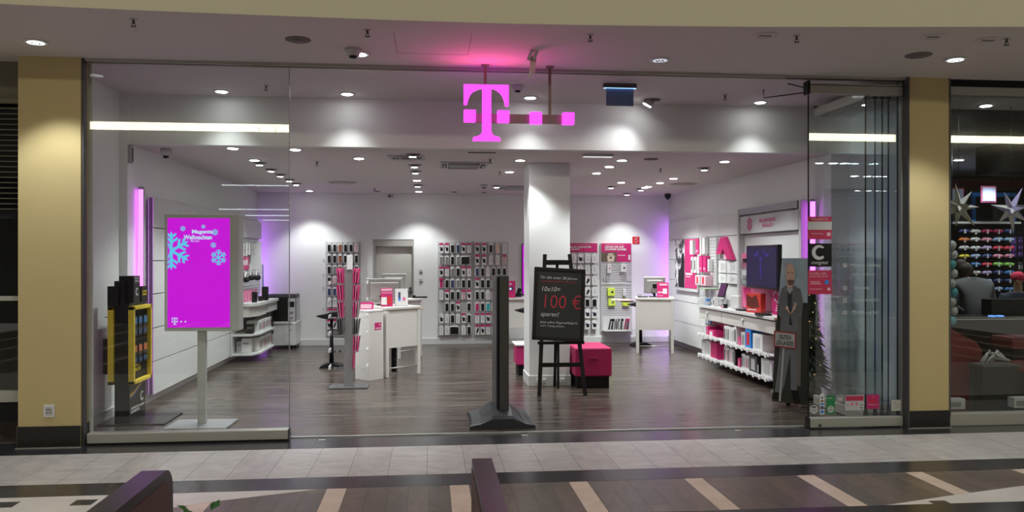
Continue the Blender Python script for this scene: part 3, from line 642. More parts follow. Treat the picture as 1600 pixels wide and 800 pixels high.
# boxes standing on the shelves
def carton(name, x, y, z, dx, dy, h, m, spine, label, group, lean=0, face='x'):
    t = thing(name, label, 'box', (x, y, z+.002), 0, group)
    b = MB(); b.box(0, dx, -dy/2, dy/2, 0, h, m, .002, (lean, 0, 0) if lean else None, 1); b.build('carton', t)
    b = MB(); b.box(-.0015, 0, -dy*.25, dy*.25, h*.18, h*.82, spine, 0, (lean, 0, 0) if lean else None)
    b.build('print', t); return t
def rowboxes(a, z, specs, grp, where, x=4.25, d=.19):
    y = a; i = 0
    for (w, h, m, sp, ds) in specs:
        if m: i += 1; carton('product_box', x, y-w/2, z, d, w-.008, h, m, sp, '%s, %s on the %s' % (ds, ordn[i-1] if i < 11 else 'last', where), grp)
        y -= w
wb = (.075, .235, WHTM, BLKM, 'white box with black front'); wp = (.06, .235, WHTM, PINK, 'thin white box with pink print'); wg = (.06, .23, WHTM, LGRY, 'thin plain white box')
pk = (.12, .12, MAG, PINK, 'low magenta box'); gp = (.06, 0, None, None, '')
rowboxes(11.34, .432, [wb, (.06, .235, WHTM, DGRY, 'thin white box with dark stripe'), wb, wg, wg, (.06, .235, WHTM, MGRY, 'thin white box with grey stripe'), (.08, .26, WHTM, BLKM, 'taller white box with dark front'), gp, pk, (.14, .2, LGRY, MGRY, 'pale grey box'), (.2, .26, BLUE, RED, 'blue box with a red heart'), gp, (.32, .22, WHTM, LGRY, 'broad white box')], 'boxes on the upper right shelf', 'right counter upper shelf')
rowboxes(11.34, .132, [wb, wp, wb, wp, wg, (.06, .24, WHTM, BLKM, 'thin white box with black stripe'), (.07, .26, BLKM, DGRY, 'black box'), gp, (.11, .13, MAG, PINK, 'low magenta box')] , 'boxes on the lower right shelf', 'right counter lower shelf')
rowboxes(10.68, .132, [(.07, .21, LGRY, DGRY, 'grey white box'), (.07, .21, WHTM, MGRY, 'white box with grey stripe'), (.07, .2, WHTM, MAG, 'white box with magenta stripe'), (.06, .2, WHTM, DGRY, 'white box with dark stripe'), (.26, .22, DGRY, LGRY, 'dark grey box with a light square'), (.07, .15, BLKM, LGRY, 'small black box'), gp, (.34, .23, WHTM, LGRY, 'broad white box')], 'boxes at the near end of the lower right shelf', 'near half of right lower shelf')
rowboxes(12.32, .452, [(.07, .16, WHTM, LGRY, 'small white box'), (.07, .16, WHTM, LGRY, 'small white box'), (.08, .15, LGRY, WHTM, 'small grey box'), (.1, .14, MAG, PINK, 'low magenta box'), (.24, .10, MAG, WHTM, 'flat magenta box')], 'boxes on the far upper shelf', 'far upper right shelf')
rowboxes(12.30, .132, [(.18, .24, LGRY, WHTM, 'light grey box'), (.22, .24, WHTM, LGRY, 'white box'), (.26, .25, MAG, MAG, 'magenta panel box')], 'boxes on the far lower shelf', 'far lower right shelf')
# things on the right counter
ZC = .916
t = thing('tablet', 'tablet with violet screen on a white tilted stand', 'tablet', (4.40, 11.72, ZC), .15)
b = MB(); b.box(-.07, .07, -.09, .09, 0, .012, WHT, .004); b.box(.0, .02, -.03, .03, .01, .2, WHT, .004); b.build('stand', t)
b = MB(); b.box(-.012, .004, -.10, .10, -.11, .11, BLK, .006); b.box(-.0135, -.012, -.085, .085, -.095, .095, em('tablet_violet', (.12, .02, .12), .8)); o = b.build('screen', t); o.location = (-.02, 0, .25); o.rotation_euler = (0, .3, 0)
t = thing('acrylic_box', 'clear acrylic display box on the rear end of the right counter', 'display box', (4.36, 12.2, ZC))
b = MB(); b.box(-.14, .14, -.2, .2, 0, .25, ACRYL, .003); b.build('cover', t)
b = MB(); b.box(-.135, .135, -.19, .19, .25, .262, mat('acrylic_green', (.3, .42, .28), .3)); b.build('lid', t)
b = MB(); b.box(-.05, .05, -.06, .06, .0, .05, WHT, .01); tag(put(b.build('small_device'), (4.36, 12.2, ZC+.006)), 'small white device inside the clear box', 'device')
k = 0
for (y, w, h, m) in ((12.0-.08, .05, .10, WHTM), (11.9-.08, .06, .14, WHTM), (11.8-.38, .05, .06, BLKM), (11.50, .09, .03, MAG)):
    lab = ['small white card stand behind the tablet', 'white figure box with dark picture behind the tablet', 'small black gadget in front of the tablet', 'pink leaflet lying beside the tablet'][k]
    b = MB(); b.box(-.03, .03, -w/2, w/2, 0, h, m, .004); b.box(-.034, -.03, -w/4, w/4, h*.2, h*.7, LGRY if m != WHTM else DGRY); tag(put(b.build(['card_stand', 'figure_box', 'gadget', 'leaflet'][k]), (4.30, y, ZC)), lab, 'counter item'); k += 1
t = thing('router', 'upright white router box on the right counter', 'router', (4.35, 11.12, ZC), .3)
b = MB(); b.box(-.03, .03, -.09, .09, .015, .20, WHT, .012); b.build('body', t); b = MB(); b.box(-.04, .04, -.06, .06, 0, .016, LGRY, .004); b.build('foot', t)
t = thing('red_package', 'red box with dark flame picture on the right counter', 'box', (4.36, 10.45, ZC), .5)
b = MB(); b.box(-.05, .05, -.12, .12, 0, .26, mat('flame_red', (.55, .04, .03), .5, var=.3, nscale=40), .003); b.build('carton', t)
b = MB(); b.prism([(-.1, .08), (.02, .06), (.11, .10), (.11, .245), (.03, .2), (-.05, .24)], 'x', -.053, -.05, mat('dark_flame', (.12, .02, .015), .5)); b.box(-.053, -.05, -.05, .1, .03, .05, LPINK); b.build('picture', t)
t = thing('cutout_display', 'magenta cut-out figure with white lizard drawing on the right counter', 'cut-out', (4.46, 9.95, ZC), .25)
b = MB(); b.prism([(-.13, 0), (.13, 0), (.14, .12), (.12, .3), (.06, .34), (-.02, .3), (-.05, .18), (-.12, .12)], 'x', 0, .012, MAG); b.build('board', t)
b = MB(); b.tube([(-.002, .02, .14), (-.002, -.02, .2), (-.002, .01, .27), (-.002, .06, .31), (-.002, .1, .26), (-.002, .08, .2), (-.002, .03, .16)], .009, WHTM)
for z in (.05, .08, .11): b.box(-.004, 0, -.06, .08-z*.3, z, z+.014, WHTM)
b.build('drawing', t)
for (y, x, r, lab) in ((10.85, 4.33, .11, 'thin black tray pad behind the red box'), (10.0, 4.27, .13, 'oval black pad at the near end of the right counter')):
    b = MB(); b.lathe([(r*.9, 0), (r, .008), (r, .018), (r*.95, .022), (.001, .02)], BLK, n=30); o = tag(put(b.build('device_pad'), (x, y, ZC)), lab, 'pad'); o.scale = (.75, 1.3, 1)
# hanging phone dummies at the far end of the right counter
for i, (y, z) in enumerate(((12.6, .82), (12.75, .62), (12.6, .55), (12.75, .9))):
    b = MB(); b.box(4.48, 4.57, y-.05, y+.05, z-.08, z+.08, [LGRY, WHTM, NAVY, BLUE][i], .005); b.box(4.477, 4.48, y-.02, y+.02, z-.05, z+.05, [NAVY, MGRY, LGRY, LGRY][i]); tag(b.build('hanging_pack'), ['grey blue pack hanging beside the counter end, upper', 'white pack hanging beside the counter end, middle', 'navy pack hanging beside the counter end, lowest', 'blue pack hanging beside the counter end, topmost'][i], 'pack', 'packs beside the right counter')

# ---- left counter with chamfered end
lc = thing('shop_counter', 'white shelving counter in front of the left panel wall', 'counter', (0, 0, 0))
PY = [(-3.095, 13.0), (-2.80, 13.0), (-2.70, 13.25), (-2.70, 14.84), (-3.095, 14.84)]
def off(py, z0, z1, m, mb): return mb.prism(py, 'z', z0, z1, m)
off(PY, .885, .93, WHT, b := MB()); b.build('worktop', lc)
b = MB(); b.prism([(-3.09, 13.03), (-2.83, 13.03), (-2.73, 13.28), (-2.73, 13.9), (-3.09, 13.9)], 'z', .715, .88, OFFW); b.build('drawer', lc)
b = MB(); b.prism([(-3.09, 13.93), (-2.78, 13.93), (-2.72, 14.0), (-2.72, 14.8), (-3.09, 14.8)], 'z', .73, .88, WHT); b.box(-2.719, -2.715, 13.98, 14.78, .84, .845, MGRY); b.build('drawer', lc)
for z in (.11, .415):
    b = MB(); b.prism([(-3.095, 13.03), (-2.80, 13.03), (-2.70, 13.3), (-2.70, 14.42), (-3.095, 14.42)], 'z', z, z+.03, WHT); b.build('shelf', lc)
b = MB(); b.box(-3.095, -3.08, 12.99, 14.45, .10, .885, WHT); b.box(-3.09, -2.76, 14.40, 14.42, .14, .72, MGRY); b.box(-2.80, -2.78, 14.45, 14.78, .3, .73, BLKM)
b.build('side_panel', lc)
i = 0
for z, hh, wh in ((.446, .19, 'upper'), (.142, .22, 'lower')):
    y = 13.42
    while y < 14.36:
        m, sp, ds = [(WHTM, BLKM, 'white box with black picture'), (WHTM, DGRY, 'white box with grey phone picture'), (WHTM, MAG, 'white box with magenta mark'), (LGRY, BLKM, 'light grey box with black picture'), (WHTM, BRN, 'white box with brown picture')][i % 5]
        t = thing('product_box', '%s, %s from front, %s left counter shelf' % (ds, ordn[int((y-13.42)/.115)], wh), 'box', (-2.94, y, z+.002), 0, 'boxes on the %s left shelf' % wh); i += 1
        b = MB(); b.box(0, .2, -.045, .045, 0, hh, m, .002, seg=1); b.build('carton', t)
        b = MB(); b.box(.2, .2015, -.025, .025, hh*.2, hh*.75, sp); b.build('print', t)
        y += .115
for (x, y, z, w, h, m, lab) in ((-2.84, 13.17, .446, .10, .15, BLKM, 'black box at the near corner of the upper left shelf'), (-2.90, 13.2, .142, .14, .23, WHTM, 'white box at the near corner of the lower left shelf'), (-3.02, 13.25, .142, .08, .18, LGRY, 'grey box beside the corner box on the lower left shelf')):
    b = MB(); b.box(x-w/2, x+w/2, y-.05, y+.1, z+.002, z+h, m, .003); b.box(x-w/3, x+w/3, y-.0515, y-.05, z+h*.6, z+h*.7, MGRY); tag(b.build('product_box'), lab, 'box')
# left header and slatwall
t = thing('slatwall_panel', 'narrow slatted panel above the left counter', 'slatwall', (-3.098, 0, 0))
b = MB(); b.box(0, .03, 12.95, 15.05, 1.0, 1.95, SLAT)
for i in range(18): b.box(.03, .033, 12.95, 15.05, 1.02+i*.05, 1.03+i*.05, SLATD)
b.build('panel', t); b = MB(); b.box(0, .05, 12.78, 15.08, 1.99, 2.30, WHT, .004); b.build('header', t)
b = MB(); b.box(.03, .06, 14.1, 15.0, 1.36, 1.95, WHTM, .003); b.build('blank_board', t)
k = 0
for (y, z, h, m, lab) in ((13.05, 1.78, .22, WHTM, 'first'), (13.25, 1.78, .2, LGRY, 'second'), (13.45, 1.79, .22, WHTM, 'third'), (13.65, 1.80, .2, WHTM, 'fourth'), (13.85, 1.80, .2, LGRY, 'fifth'), (14.05, 1.8, .2, WHTM, 'sixth')):
    t = thing('cable_pack', 'slim pale cable pack hanging above the left counter, %s from the front' % lab, 'pack', (-3.04, y, z), 0, 'cable packs above the left counter')
    b = MB(); b.box(-.01, .09, -.035, .035, -h/2, h/2, m, .004); b.build('card', t)
    b = MB(); b.tube([(-.02, 0, h/2+.01), (.12, 0, h/2+.01), (.13, 0, h/2+.03)], .005, ALU); b.tube([(.0, -.037, .05), (.05, -.038, .06), (.07, -.038, -.02), (.03, -.037, -.06)], .006, MGRY); b.build('hook', t)
for (y0, y1, z0, z1, lab) in ((12.95, 13.75, 1.46, 1.67, 'magenta card with white writing above the left counter'), (13.2, 14.4, .933, 1.12, 'pale pink patterned card standing on the left counter')):
    t = thing('promo_card', lab, 'card', (-3.0, 0, 0))
    b = MB(); b.box(0, .02, y0, y1, z0, z1, MAG if z0 > 1.3 else PINK, .003); b.build('card', t)
    if z0 > 1.3: text('lettering', 'ZUBEHÖR', WHTM, t, (.021, 13.4, 1.57), width=.5, rot=ROT_PX, bold=.004)
    else:
        b = MB()
        for q in range(6): yy = y0+.1+q*.19; b.prism([(yy, z0+.02), (yy+.08, z1-.02), (yy+.12, z1-.02), (yy+.04, z0+.02)], 'x', .02, .022, LPINK)
        b.build('pattern', t)
def headphones(y, z, lab, m):
    t = thing('headphones', lab, 'headphones', (-2.93, y, z), 0, 'headphones above the left counter')
    b = MB(); b.tube([(0, .08*math.cos(a), .09*math.sin(a)+.02) for a in [PI*i/10 for i in range(11)]], .012, m); b.build('headband', t)
    for sy in (-1, 1): b = MB(); b.lathe([(.01, -.03), (.04, -.02), (.045, .01), (.03, .03), (.001, .03)], BLKM, n=16); o = b.build('ear_cup', t); o.location = (0, sy*.07, 0); o.rotation_euler = (sy*PI/2, 0, 0)
    b = MB(); b.tube([(-.11, 0, .13), (.0, 0, .13)], .008, ALU); b.build('hook', t)
headphones(13.3, 1.30, 'white and black headphones above the left counter, first from the front', WHTM); headphones(13.7, 1.32, 'grey and black headphones above the left counter, second from the front', LGRY); headphones(14.15, 1.31, 'white and black headphones above the left counter, rearmost', WHTM)
t = thing('standing_card', 'tall narrow blue and white card on the left counter', 'card', (-2.88, 14.3, .93))
b = MB(); b.prism([(-.07, 0), (.05, 0), (.02, .6), (-.05, .62)], 'x', 0, .015, mat('royal_blue', (.02, .07, .4), .5)); b.build('card', t)
b = MB(); b.prism([(-.12, 0), (-.07, 0), (-.05, .62), (-.08, .6)], 'x', 0, .014, WHTM); b.build('white_edge', t)
for (x, y, r, h, lab) in ((-2.82, 13.4, .045, .17, 'round black speaker on the left counter, nearest'), (-2.78, 14.05, .055, .23, 'tall round black speaker on the left counter'), (-2.82, 13.85, .035, .08, 'small black speaker between the two taller ones')):
    b = MB(); b.lathe([(r*.9, 0), (r, .01), (r, h-.01), (r*.9, h), (.001, h)], BLK); b.lathe([(r*.7, h), (r*.7, h+.004), (.001, h+.003)], DGRY); tag(put(b.build('speaker'), (x, y, .931)), lab, 'speaker', 'speakers on the left counter')
b = MB(); b.box(-2.99, -2.96, 12.93, 12.97, .86, 1.1, LPINK, .003, (.15, 0, 0)); b.box(-2.96, -2.94, 12.94, 12.97, .83, 1.08, PINK, .003, (.25, 0, 0)); tag(b.build('hanging_pack'), 'pink blister pack hanging at the front edge of the left counter', 'pack')
# printer
t = thing('printer', 'grey office printer on a white cabinet in the left rear corner', 'printer', (-2.28-.3, 15.14, 0))
b = MB(); b.box(-.34, .02, -.22, .22, .50, .93, BLK, .01); b.box(.02, .17, -.22, .22, .50, .93, LGRY, .01); b.box(-.34, .17, -.2, .2, .93, .99, DGRY, .01); b.build('body', t)
b = MB(); b.box(.04, .14, -.225, -.22, .76, .86, BLK); b.box(.05, .12, -.24, -.22, .66, .68, MGRY); b.box(.05, .12, -.24, -.22, .56, .58, MGRY); b.build('control_panel', t)
b = MB(); b.box(-.34, .17, -.26, .24, .07, .47, WHT, .006); b.prism([(-.34, -.28), (.1, -.28), (.19, -.2), (.19, .24), (-.34, .24)], 'z', .46, .50, WHT); b.build('cabinet', t)
b = MB(); b.box(-.02, .1, -.268, -.26, .1, .44, WHT, .003); b.cyl((.08, -.275, .35), .01, .01, DGRY, 'y'); b.build('cabinet_door', t)
for x, y in ((-.3, -.18), (.1, -.18), (-.3, .15), (.1, .15)): b = MB(); b.cyl((x-.012, y, .036), .032, .024, BLK, 'x'); b.build('caster', t)

# ================================================================ BACK WALL RACKS
YB = 15.44
def rack(label, x0, x1, z0, z1, header=None):
    t = thing('slatwall_panel', label, 'slatwall', (0, YB-.001, 0))
    b = MB(); b.box(x0, x1, -.03, 0, z0, z1, SLAT)
    n = int((z1-z0)/.044)
    for i in range(n): b.box(x0+.005, x1-.005, -.0325, -.03, z0+.02+i*.044, z0+.028+i*.044, SLATD)
    b.box(x0-.012, x0, -.035, 0, z0, z1+.01, LGRY); b.box(x1, x1+.012, -.035, 0, z0, z1+.01, LGRY)
    b.build('panel', t)
    if header:
        zt, zb, lines = header
        b = MB(); b.box(x0, x1, -.04, 0, zb, zt, MAG, .002); b.build('header_board', t)
        text('lettering', lines, WHTM, t, (x0+.07, -.042, (zt+zb)/2-.01), width=(x1-x0)*.72, align='LEFT', bold=.004, hfix=.085)
        b = MB(); b.box(x0+.07, x1-.15, -.0415, -.04, zt-.032, zt-.027, LPINK); b.build('fine_line', t)
    return t
_pk = {}
KIND = {'k': ('black phone case', BLK), 'n': ('navy phone case', NAVY), 'g': ('grey phone case', MGRY), 'b': ('brown phone case', BRN), 'r': ('rose phone case', ROSE), 'm': ('magenta phone case', MAG),
        't': ('teal phone case', TEAL), 'e': ('beige phone case', BEIG), 'w': ('dark-printed white box', None), 'W': ('plain white box', None), 'd': ('black cable pack', None), 'B': ('wide black case', BLK)}
def packmesh(c, hd):
    key = c+('+' if hd else '')
    if key in _pk: return _pk[key]
    b = MB(); m = KIND[c][1]
    w, h = (.036, .078)
    if c == 'B': w = .08
    if m:      # arched clear-white card with the case on it
        arch = [(-w-.002, -h), (w+.002, -h), (w+.002, h*.75), (w*.5, h+.002), (.012, h+.006), (.012, h+.024), (-.012, h+.024), (-.012, h+.006), (-w*.5, h+.002), (-w-.002, h*.75)]
        b.prism(arch, 'y', 0, .012, WHTM); b.box(-w+.003, w-.003, -.014, 0, -h+.006, h*.78, m, .007)
        b.cyl((w*.35, -.0145, h*.45), .006, -.001, DGRY, 'y', n=10)
    else:
        b.box(-w, w, -.022, .012, -h, h*.85, WHTM, .002, seg=1); b.prism([(-.02, h*.85), (.02, h*.85), (.012, h+.024), (-.012, h+.024)], 'y', 0, .004, WHTM)
        if c == 'w': b.box(-.018, .022, -.0235, -.022, -h*.55, h*.2, BLKM); b.box(-.026, -.008, -.024, -.022, -h*.1, h*.35, NAVY)
        elif c == 'd': b.prism([(-.02, -.05), (.0, -.05), (.025, .0), (.02, .04), (0, .03), (-.01, -.01)], 'y', -.024, -.022, BLKM)
        else: b.cyl((0, -.022, h*.4), .013, -.0015, LGRY, 'y', n=12); b.box(-.01, .012, -.0235, -.022, -h*.5, h*.1, LGRY)
    if hd: b.prism([(-w-.004, h*.72), (w+.004, h*.72), (w+.004, h*.95), (.012, h+.012), (-.012, h+.012), (-w-.004, h*.95)], 'y', -.026, -.022, MAG)
    b.cyl((0, -.03, h+.012), .004, .0735, ALU, 'y', n=8)
    _pk[key] = b.mesh('package'); return _pk[key]
def fill(rows, xs, z0, dz, where, grp, s=(1.13, 1.17)):
    for r, spec in enumerate(rows):
        it = spec.split()
        for c, tok in enumerate(it):
            if tok[0] in '._': continue
            me = packmesh(tok[0], '+' in tok)
            o = bpy.data.objects.new('phone_case' if KIND[tok[0]][1] else 'product_box', me); C.objects.link(o)
            x = xs[0]+(xs[1]-xs[0])*c/(max(1, len(it)-1))
            if tok[0] == 'B': x += .035
            o.location = (x, YB-.078, z0-r*dz); o.scale = (s[0], 1, s[1])
            tag(o, '%s%s, row %s, %s from left, %s' % (KIND[tok[0]][0], ', pink tag' if '+' in tok else '', ['one', 'two', 'three', 'four', 'five', 'six', 'seven', 'eight', 'nine', 'ten'][r], ordn[c], where), 'packaging', grp)
rack('slatted rack of phone cases left of the back door', -1.93, -1.31, .18, 1.95)
fill(['k k b k k r', 'k k b k W k', 'k g b k k k', 'k r W k k k', 'n n k g k n', 'W W W W W W', 'd+ w+ w+ r+ k+ w+', 'w+ d+ w+ w+ k w+'], (-1.87, -1.37), 1.84, .205, 'rack left of door', 'packs on the rack left of the door', (1.08, 1.08))
rack('slatted rack of phone cases right of the back door', .165, .80, .16, 1.955)
fill(['w+ w+ k n w+ W+', 'g g k g B .', 'w+ W+ g k w+ W+', 'm+ k n g k k', 'W w+ k k r+ w+', '. k k w+ . k', 'w W k W w+ k', 'W W B . W k'], (.22, .745), 1.83, .222, 'rack right of door', 'packs on the rack right of the door')
rack('slatted rack of phone cases behind the tall grey floor sign', .845, 1.48, .16, 1.955)
fill(['w+ w+ k e W', 'w+ w+ W W r+', 'n k W k k k', 'w+ k k w+ k k', 'k k W W+ W k', 'm k t W W+ k', 'W+ W+ w+ w+ W+ w+', 'd+ w+ W+ w+ w+ W+'], (.90, 1.42), 1.83, .222, 'rack behind floor sign', 'packs on the rack behind the floor sign')
rack('slatted rack with magenta header beside the pillar', 2.56, 3.235, .33, 1.93, (1.935, 1.76, 'PREMIUM SCHUTZ FÜR\nIHR HANDY'))
fill(['W W w W W', 'W W W W W', 'k k d d W', 'k d k d W', 'W W d k k', 'W W W w w', 'W W w w w'], (2.62, 3.17), 1.64, .213, 'rack beside pillar', 'packs on the rack beside the pillar', (1.5, 1.14))
t = rack('slatted rack with magenta header and few items, near the fire sign', 3.315, 3.905, .20, 1.93, (1.935, 1.76, 'GEHEN SIE AUF\nNUMMER SICHER'))
b = MB(); b.box(3.315, 3.62, -.038, 0, 1.575, 1.755, mat('dog_photo_dark', (.12, .09, .06), .5, var=.6, nscale=25)); b.prism([(3.44, 1.58), (3.56, 1.58), (3.58, 1.68), (3.54, 1.74), (3.46, 1.74), (3.43, 1.68)], 'y', -.04, -.038, mat('dog_cream', (.6, .5, .38), .6)); b.prism([(3.485, 1.64), (3.515, 1.64), (3.52, 1.67), (3.48, 1.67)], 'y', -.042, -.04, BLKM); b.cyl((3.47, -.04, 1.70), .008, -.002, BLKM, 'y', n=8); b.cyl((3.53, -.04, 1.70), .008, -.002, BLKM, 'y', n=8); b.build('dog_photo', t)
b = MB(); b.box(3.62, 3.905, -.038, 0, 1.575, 1.755, MAG); b.box(3.64, 3.79, -.04, -.038, 1.69, 1.71, LPINK); b.box(3.85, 3.89, -.041, -.038, 1.61, 1.71, WHTM); b.build('strip_print', t)
b = MB(); b.box(3.315, 3.905, -.045, -.03, 1.14, 1.155, WHTM); b.build('rail', t)
def small(name, x, z, w, h, m, pm, lab, d=.07, grp=None):
    t = thing(name, lab, 'box', (x, YB-.06, z), 0, grp)
    b = MB(); b.box(-w/2, w/2, -d/2, d/2-.01, -h/2, h/2, m, .004); b.build('carton', t)
    b = MB(); b.cyl((w*.12, -d/2, 0), w*.17, -.002, pm, 'y', n=14); b.cyl((w*.0, -d/2, h*.1), w*.1, -.003, LGRY, 'y', n=12); b.build('picture', t)
    b = MB(); b.cyl((0, -d/2+.01, h/2+.008), .004, .016+d/2-.003, ALU, 'y', n=8); b.box(-.012, .012, -.002, .002, h/2, h/2+.02, WHTM); b.build('hang_tab', t)
small('product_box', 3.46, 1.44, .075, .17, WHTM, RED, 'white pack with red top, upper left on the rack near the fire sign')
small('product_box', 3.74, 1.455, .115, .16, WHTM, BLKM, 'white box with a black camera picture, upper right near the fire sign')
small('product_box', 3.50, .99, .14, .15, LIME, BLKM, 'lime box, upper left one', grp='lime boxes'); small('product_box', 3.51, .79, .135, .14, LIME, DGRY, 'lime box, lower left one', grp='lime boxes'); small('product_box', 3.79, .78, .13, .13, LIME, LIME, 'lime box, lower right one', grp='lime boxes')
small('product_box', 3.76, .98, .06, .13, WHTM, LGRY, 'small white box above the lower right lime box')
for x in (3.37, 3.42, 3.83, 3.88):
    b = MB(); b.box(x-.008, x+.008, -.03, 0, -.05, .05, WHTM, .002); b.box(x-.004, x+.012, -.04, -.03, .02, .03, WHTM); b.box(x-.004, x+.012, -.04, -.03, -.03, -.02, WHTM); o = b.build('rail_bracket'); tag(put(o, (0, YB-.035, 1.25)), 'white bracket on the rack near the fire sign, at %s' % {3.37: 'its left edge', 3.42: 'left, inner', 3.83: 'right, inner', 3.88: 'its right edge'}[x], 'bracket', 'white rail brackets')
t = thing('shelf_tray', 'white tray shelf with folders on the rack near the fire sign', 'shelf', (3.6, YB-.035, 0))
b = MB(); b.box(-.26, .29, -.2, 0, .235, .25, WHT, .003); b.box(-.26, .29, -.2, -.19, .25, .275, WHTM); b.box(-.26, .29, -.01, 0, .25, .52, WHTM); b.build('tray', t)
for i, (x, m, ln, lab) in enumerate(((-.15, BLKM, .2, 'first black folder'), (-.09, BLKM, .12, 'second black folder'), (-.05, WHTM, .05, 'white folder with grey edge'), (-.0, WHTM, .0, 'white folder beside the middle black one'), (.03, BLKM, .02, 'middle black folder'), (.09, BLKM, .1, 'black folder leaning right'), (.16, MAG, .18, 'magenta folder, left'), (.21, MAG, .1, 'magenta folder, right'))):
    b = MB(); b.box(-.010, .010, -.15, -.02, 0, .22, m, .002); b.box(-.0105, .0105, -.151, -.149, .03, .18, LGRY if m == BLKM else MGRY)
    o = b.build('folder'); tag(put(o, (3.6+x, YB-.04, .2535)), lab+' on the white tray shelf', 'folder', 'folders on the tray shelf'); o.rotation_euler = (0, ln, 0)
b = MB(); b.box(-.07, .07, -.01, 0, -.07, .07, RED, .002); b.tube([(.02, -.012, .045), (-.02, -.012, .02), (-.02, -.012, -.03), (.01, -.012, -.045), (.03, -.012, -.01), (.015, -.012, .02)], .006, WHTM); tag(put(b.build('fire_sign'), (4.01, YB, 1.995)), 'square red fire extinguisher sign on the back wall', 'sign')
for z, lab in ((1.40, 'upper'), (1.22, 'lower')):
    b = MB(); b.box(-.035, .035, -.012, 0, -.035, .035, LGRY, .003); b.box(-.022, .022, -.018, -.012, -.035, -.01, DGRY, .002); tag(put(b.build('wall_switch'), (-.17, YB, z)), '%s light switch right of the back door' % lab, 'switch', 'switches by the back door')
# hidden-cable hooks left of rack
for i, z in enumerate((1.62, 1.35, 1.1, .7)):
    b = MB(); b.cyl((0, 0, 0), .012, -.02, LGRY, 'y'); tag(put(b.build('wall_stud'), (-1.99, YB, z)), 'tiny wall stud left of the left rack, %s from top' % ordn[i], 'stud', 'wall studs left of the rack')
# magenta back wall screen beside the pillar
t = thing('info_screen', 'upright magenta info screen on the back wall, half hidden by the pillar', 'screen', (2.05, YB-.002, 1.43))
b = MB(); b.box(-.29, .29, -.06, 0, -.49, .49, BLK, .005); b.build('housing', t)
b = MB(); b.box(-.275, .275, -.063, -.06, -.475, .475, SCRN); b.build('screen', t)
o = flake(.07, SCRC, 'y', -.066, -.064).build('snowflake', t); o.location = (-.2, 0, .18)
o = flake(.035, SCRC, 'y', -.066, -.064).build('snowflake', t); o.location = (-.2, 0, .38)
b = MB(); b.box(-.185, -.16, -.066, -.063, .26, .32, SCRW); b.box(-.15, -.13, -.066, -.063, .26, .32, SCRW); b.build('writing', t)

# ================================================================ MAGENTA DISPLAY ON A POLE
t = thing('info_screen', 'large lit magenta display with blue snowflakes on a pole', 'screen', (-2.235, 8.17, 0), -.035)
HOUS = mat('housing_silver', (.6, .6, .58), .45)
b = MB(); b.box(-.335, .375, -.03, .15, .935, 2.075, HOUS, .006); b.box(-.31, .30, -.035, -.03, .965, 2.045, HOUS); b.build('housing', t)
b = MB(); b.box(-.302, .292, -.0375, -.035, .972, 2.038, SCRN); scr = b.build('screen', t)
for (x, z, s, m) in ((-.265, 1.72, .19, SCRC), (.185, 1.655, .082, SCRC), (-.155, 1.935, .028, SCRC), (.04, 1.955, .022, SCRC), (.15, 1.90, .034, SCRC), (.135, 1.775, .03, SCRC)):
    fb = MB(); flake(s, m, 'y', -.0405, -.0385, mb=fb)
    for v in fb.bm.verts:                      # the big flake is cut by the screen's edge
        if v.co.x+x < -.300: v.co.x = -.300-x
    o = fb.build('snowflake', t); o.location = (x, 0, z)
text('lettering', 'Magenta', SCRW, t, (.03, -.041, 1.905), width=.20, bold=.003, hfix=.05); text('lettering', 'Weihnachten', SCRW, t, (-.01, -.041, 1.85), width=.27, bold=.003, hfix=.045); text('lettering', 'bei uns', SCRW, t, (-.04, -.041, 1.815), width=.08)
def tlogo(par, x, y, z, s, m):
    k = s/425.
    b = MB(); b.prism([(x+(p[0]-150)*k, z+(720-p[1])*k) for p in Tpoly], 'y', y-.002, y, m)
    for a in (150, 470, 782, 1097)[:4]: b.box(x+(a-150)*k, x+(a-40)*k, y-.002, y, z+170*k, z+280*k, m)
    return b.build('logo', par)
tlogo(t, -.26, -.0395, 1.0, .055, SCRW)
b = MB(); b.box(-.04, .04, .03, .08, .02, .95, HOUS, .004); b.build('pole', t)
b = MB(); b.box(-.29, .30, -.20, .25, .006, .022, GRY, .003); b.box(-.28, .29, -.19, .24, .003, .006, BLK); b.build('base_plate', t)
b = MB(); b.box(.015, .035, .15, .17, .98, 2.0, DGRY); b.build('rear_seam', t)

# ================================================================ BLACK AND YELLOW TOWER
t = thing('display_tower', 'black display tower with yellow framed side boxes and black glass foot', 'display stand', (-3.02, 8.52, 0), .0)
b = MB(); b.box(-.22, .42, -.27, .33, .006, .016, BLK, .003); b.build('base_plate', t)
b = MB(); b.box(-.07, .07, -.22, .24, .016, 1.2, BLK, .003); b.build('body', t)
FR = (.07, .115)
for s in (1, -1):
    b = MB(); xa, xb = (.07, .125) if s > 0 else (-.125, -.07)
    b.box(xa, xb, -.25, -.215, .40, 1.17, YEL, .003); b.box(xa, xb, .235, .27, .40, 1.17, YEL, .003); b.box(xa, xb, -.25, .27, .40, .435, YEL, .003); b.box(xa, xb, -.25, .27, 1.135, 1.17, YEL, .003)
    b.build('yellow_frame', t)
    b = MB(); b.box(min(s*.07, s*.085), max(s*.07, s*.085), -.215, .235, .435, 1.135, BLKM); b.build('display_panel', t)
cb = mat('card_blue', (.05, .2, .42), .4); co = mat('card_orange', (.6, .18, .07), .4)
for r in range(2):
    for c_ in range(3):
        b = MB(); y = -.15+c_*.14; z = .97-r*.28; b.box(.085, .105, y-.055, y+.055, z-.1, z+.1, BLK, .003); b.box(.1055, .107, y-.045, y+.045, z+.02, z+.085, co if r else cb); b.box(.1055, .107, y-.045, y+.045, z-.08, z-.04, mat('card_navy', (.04, .09, .2), .4))
        b.build('sim_card_box', t)
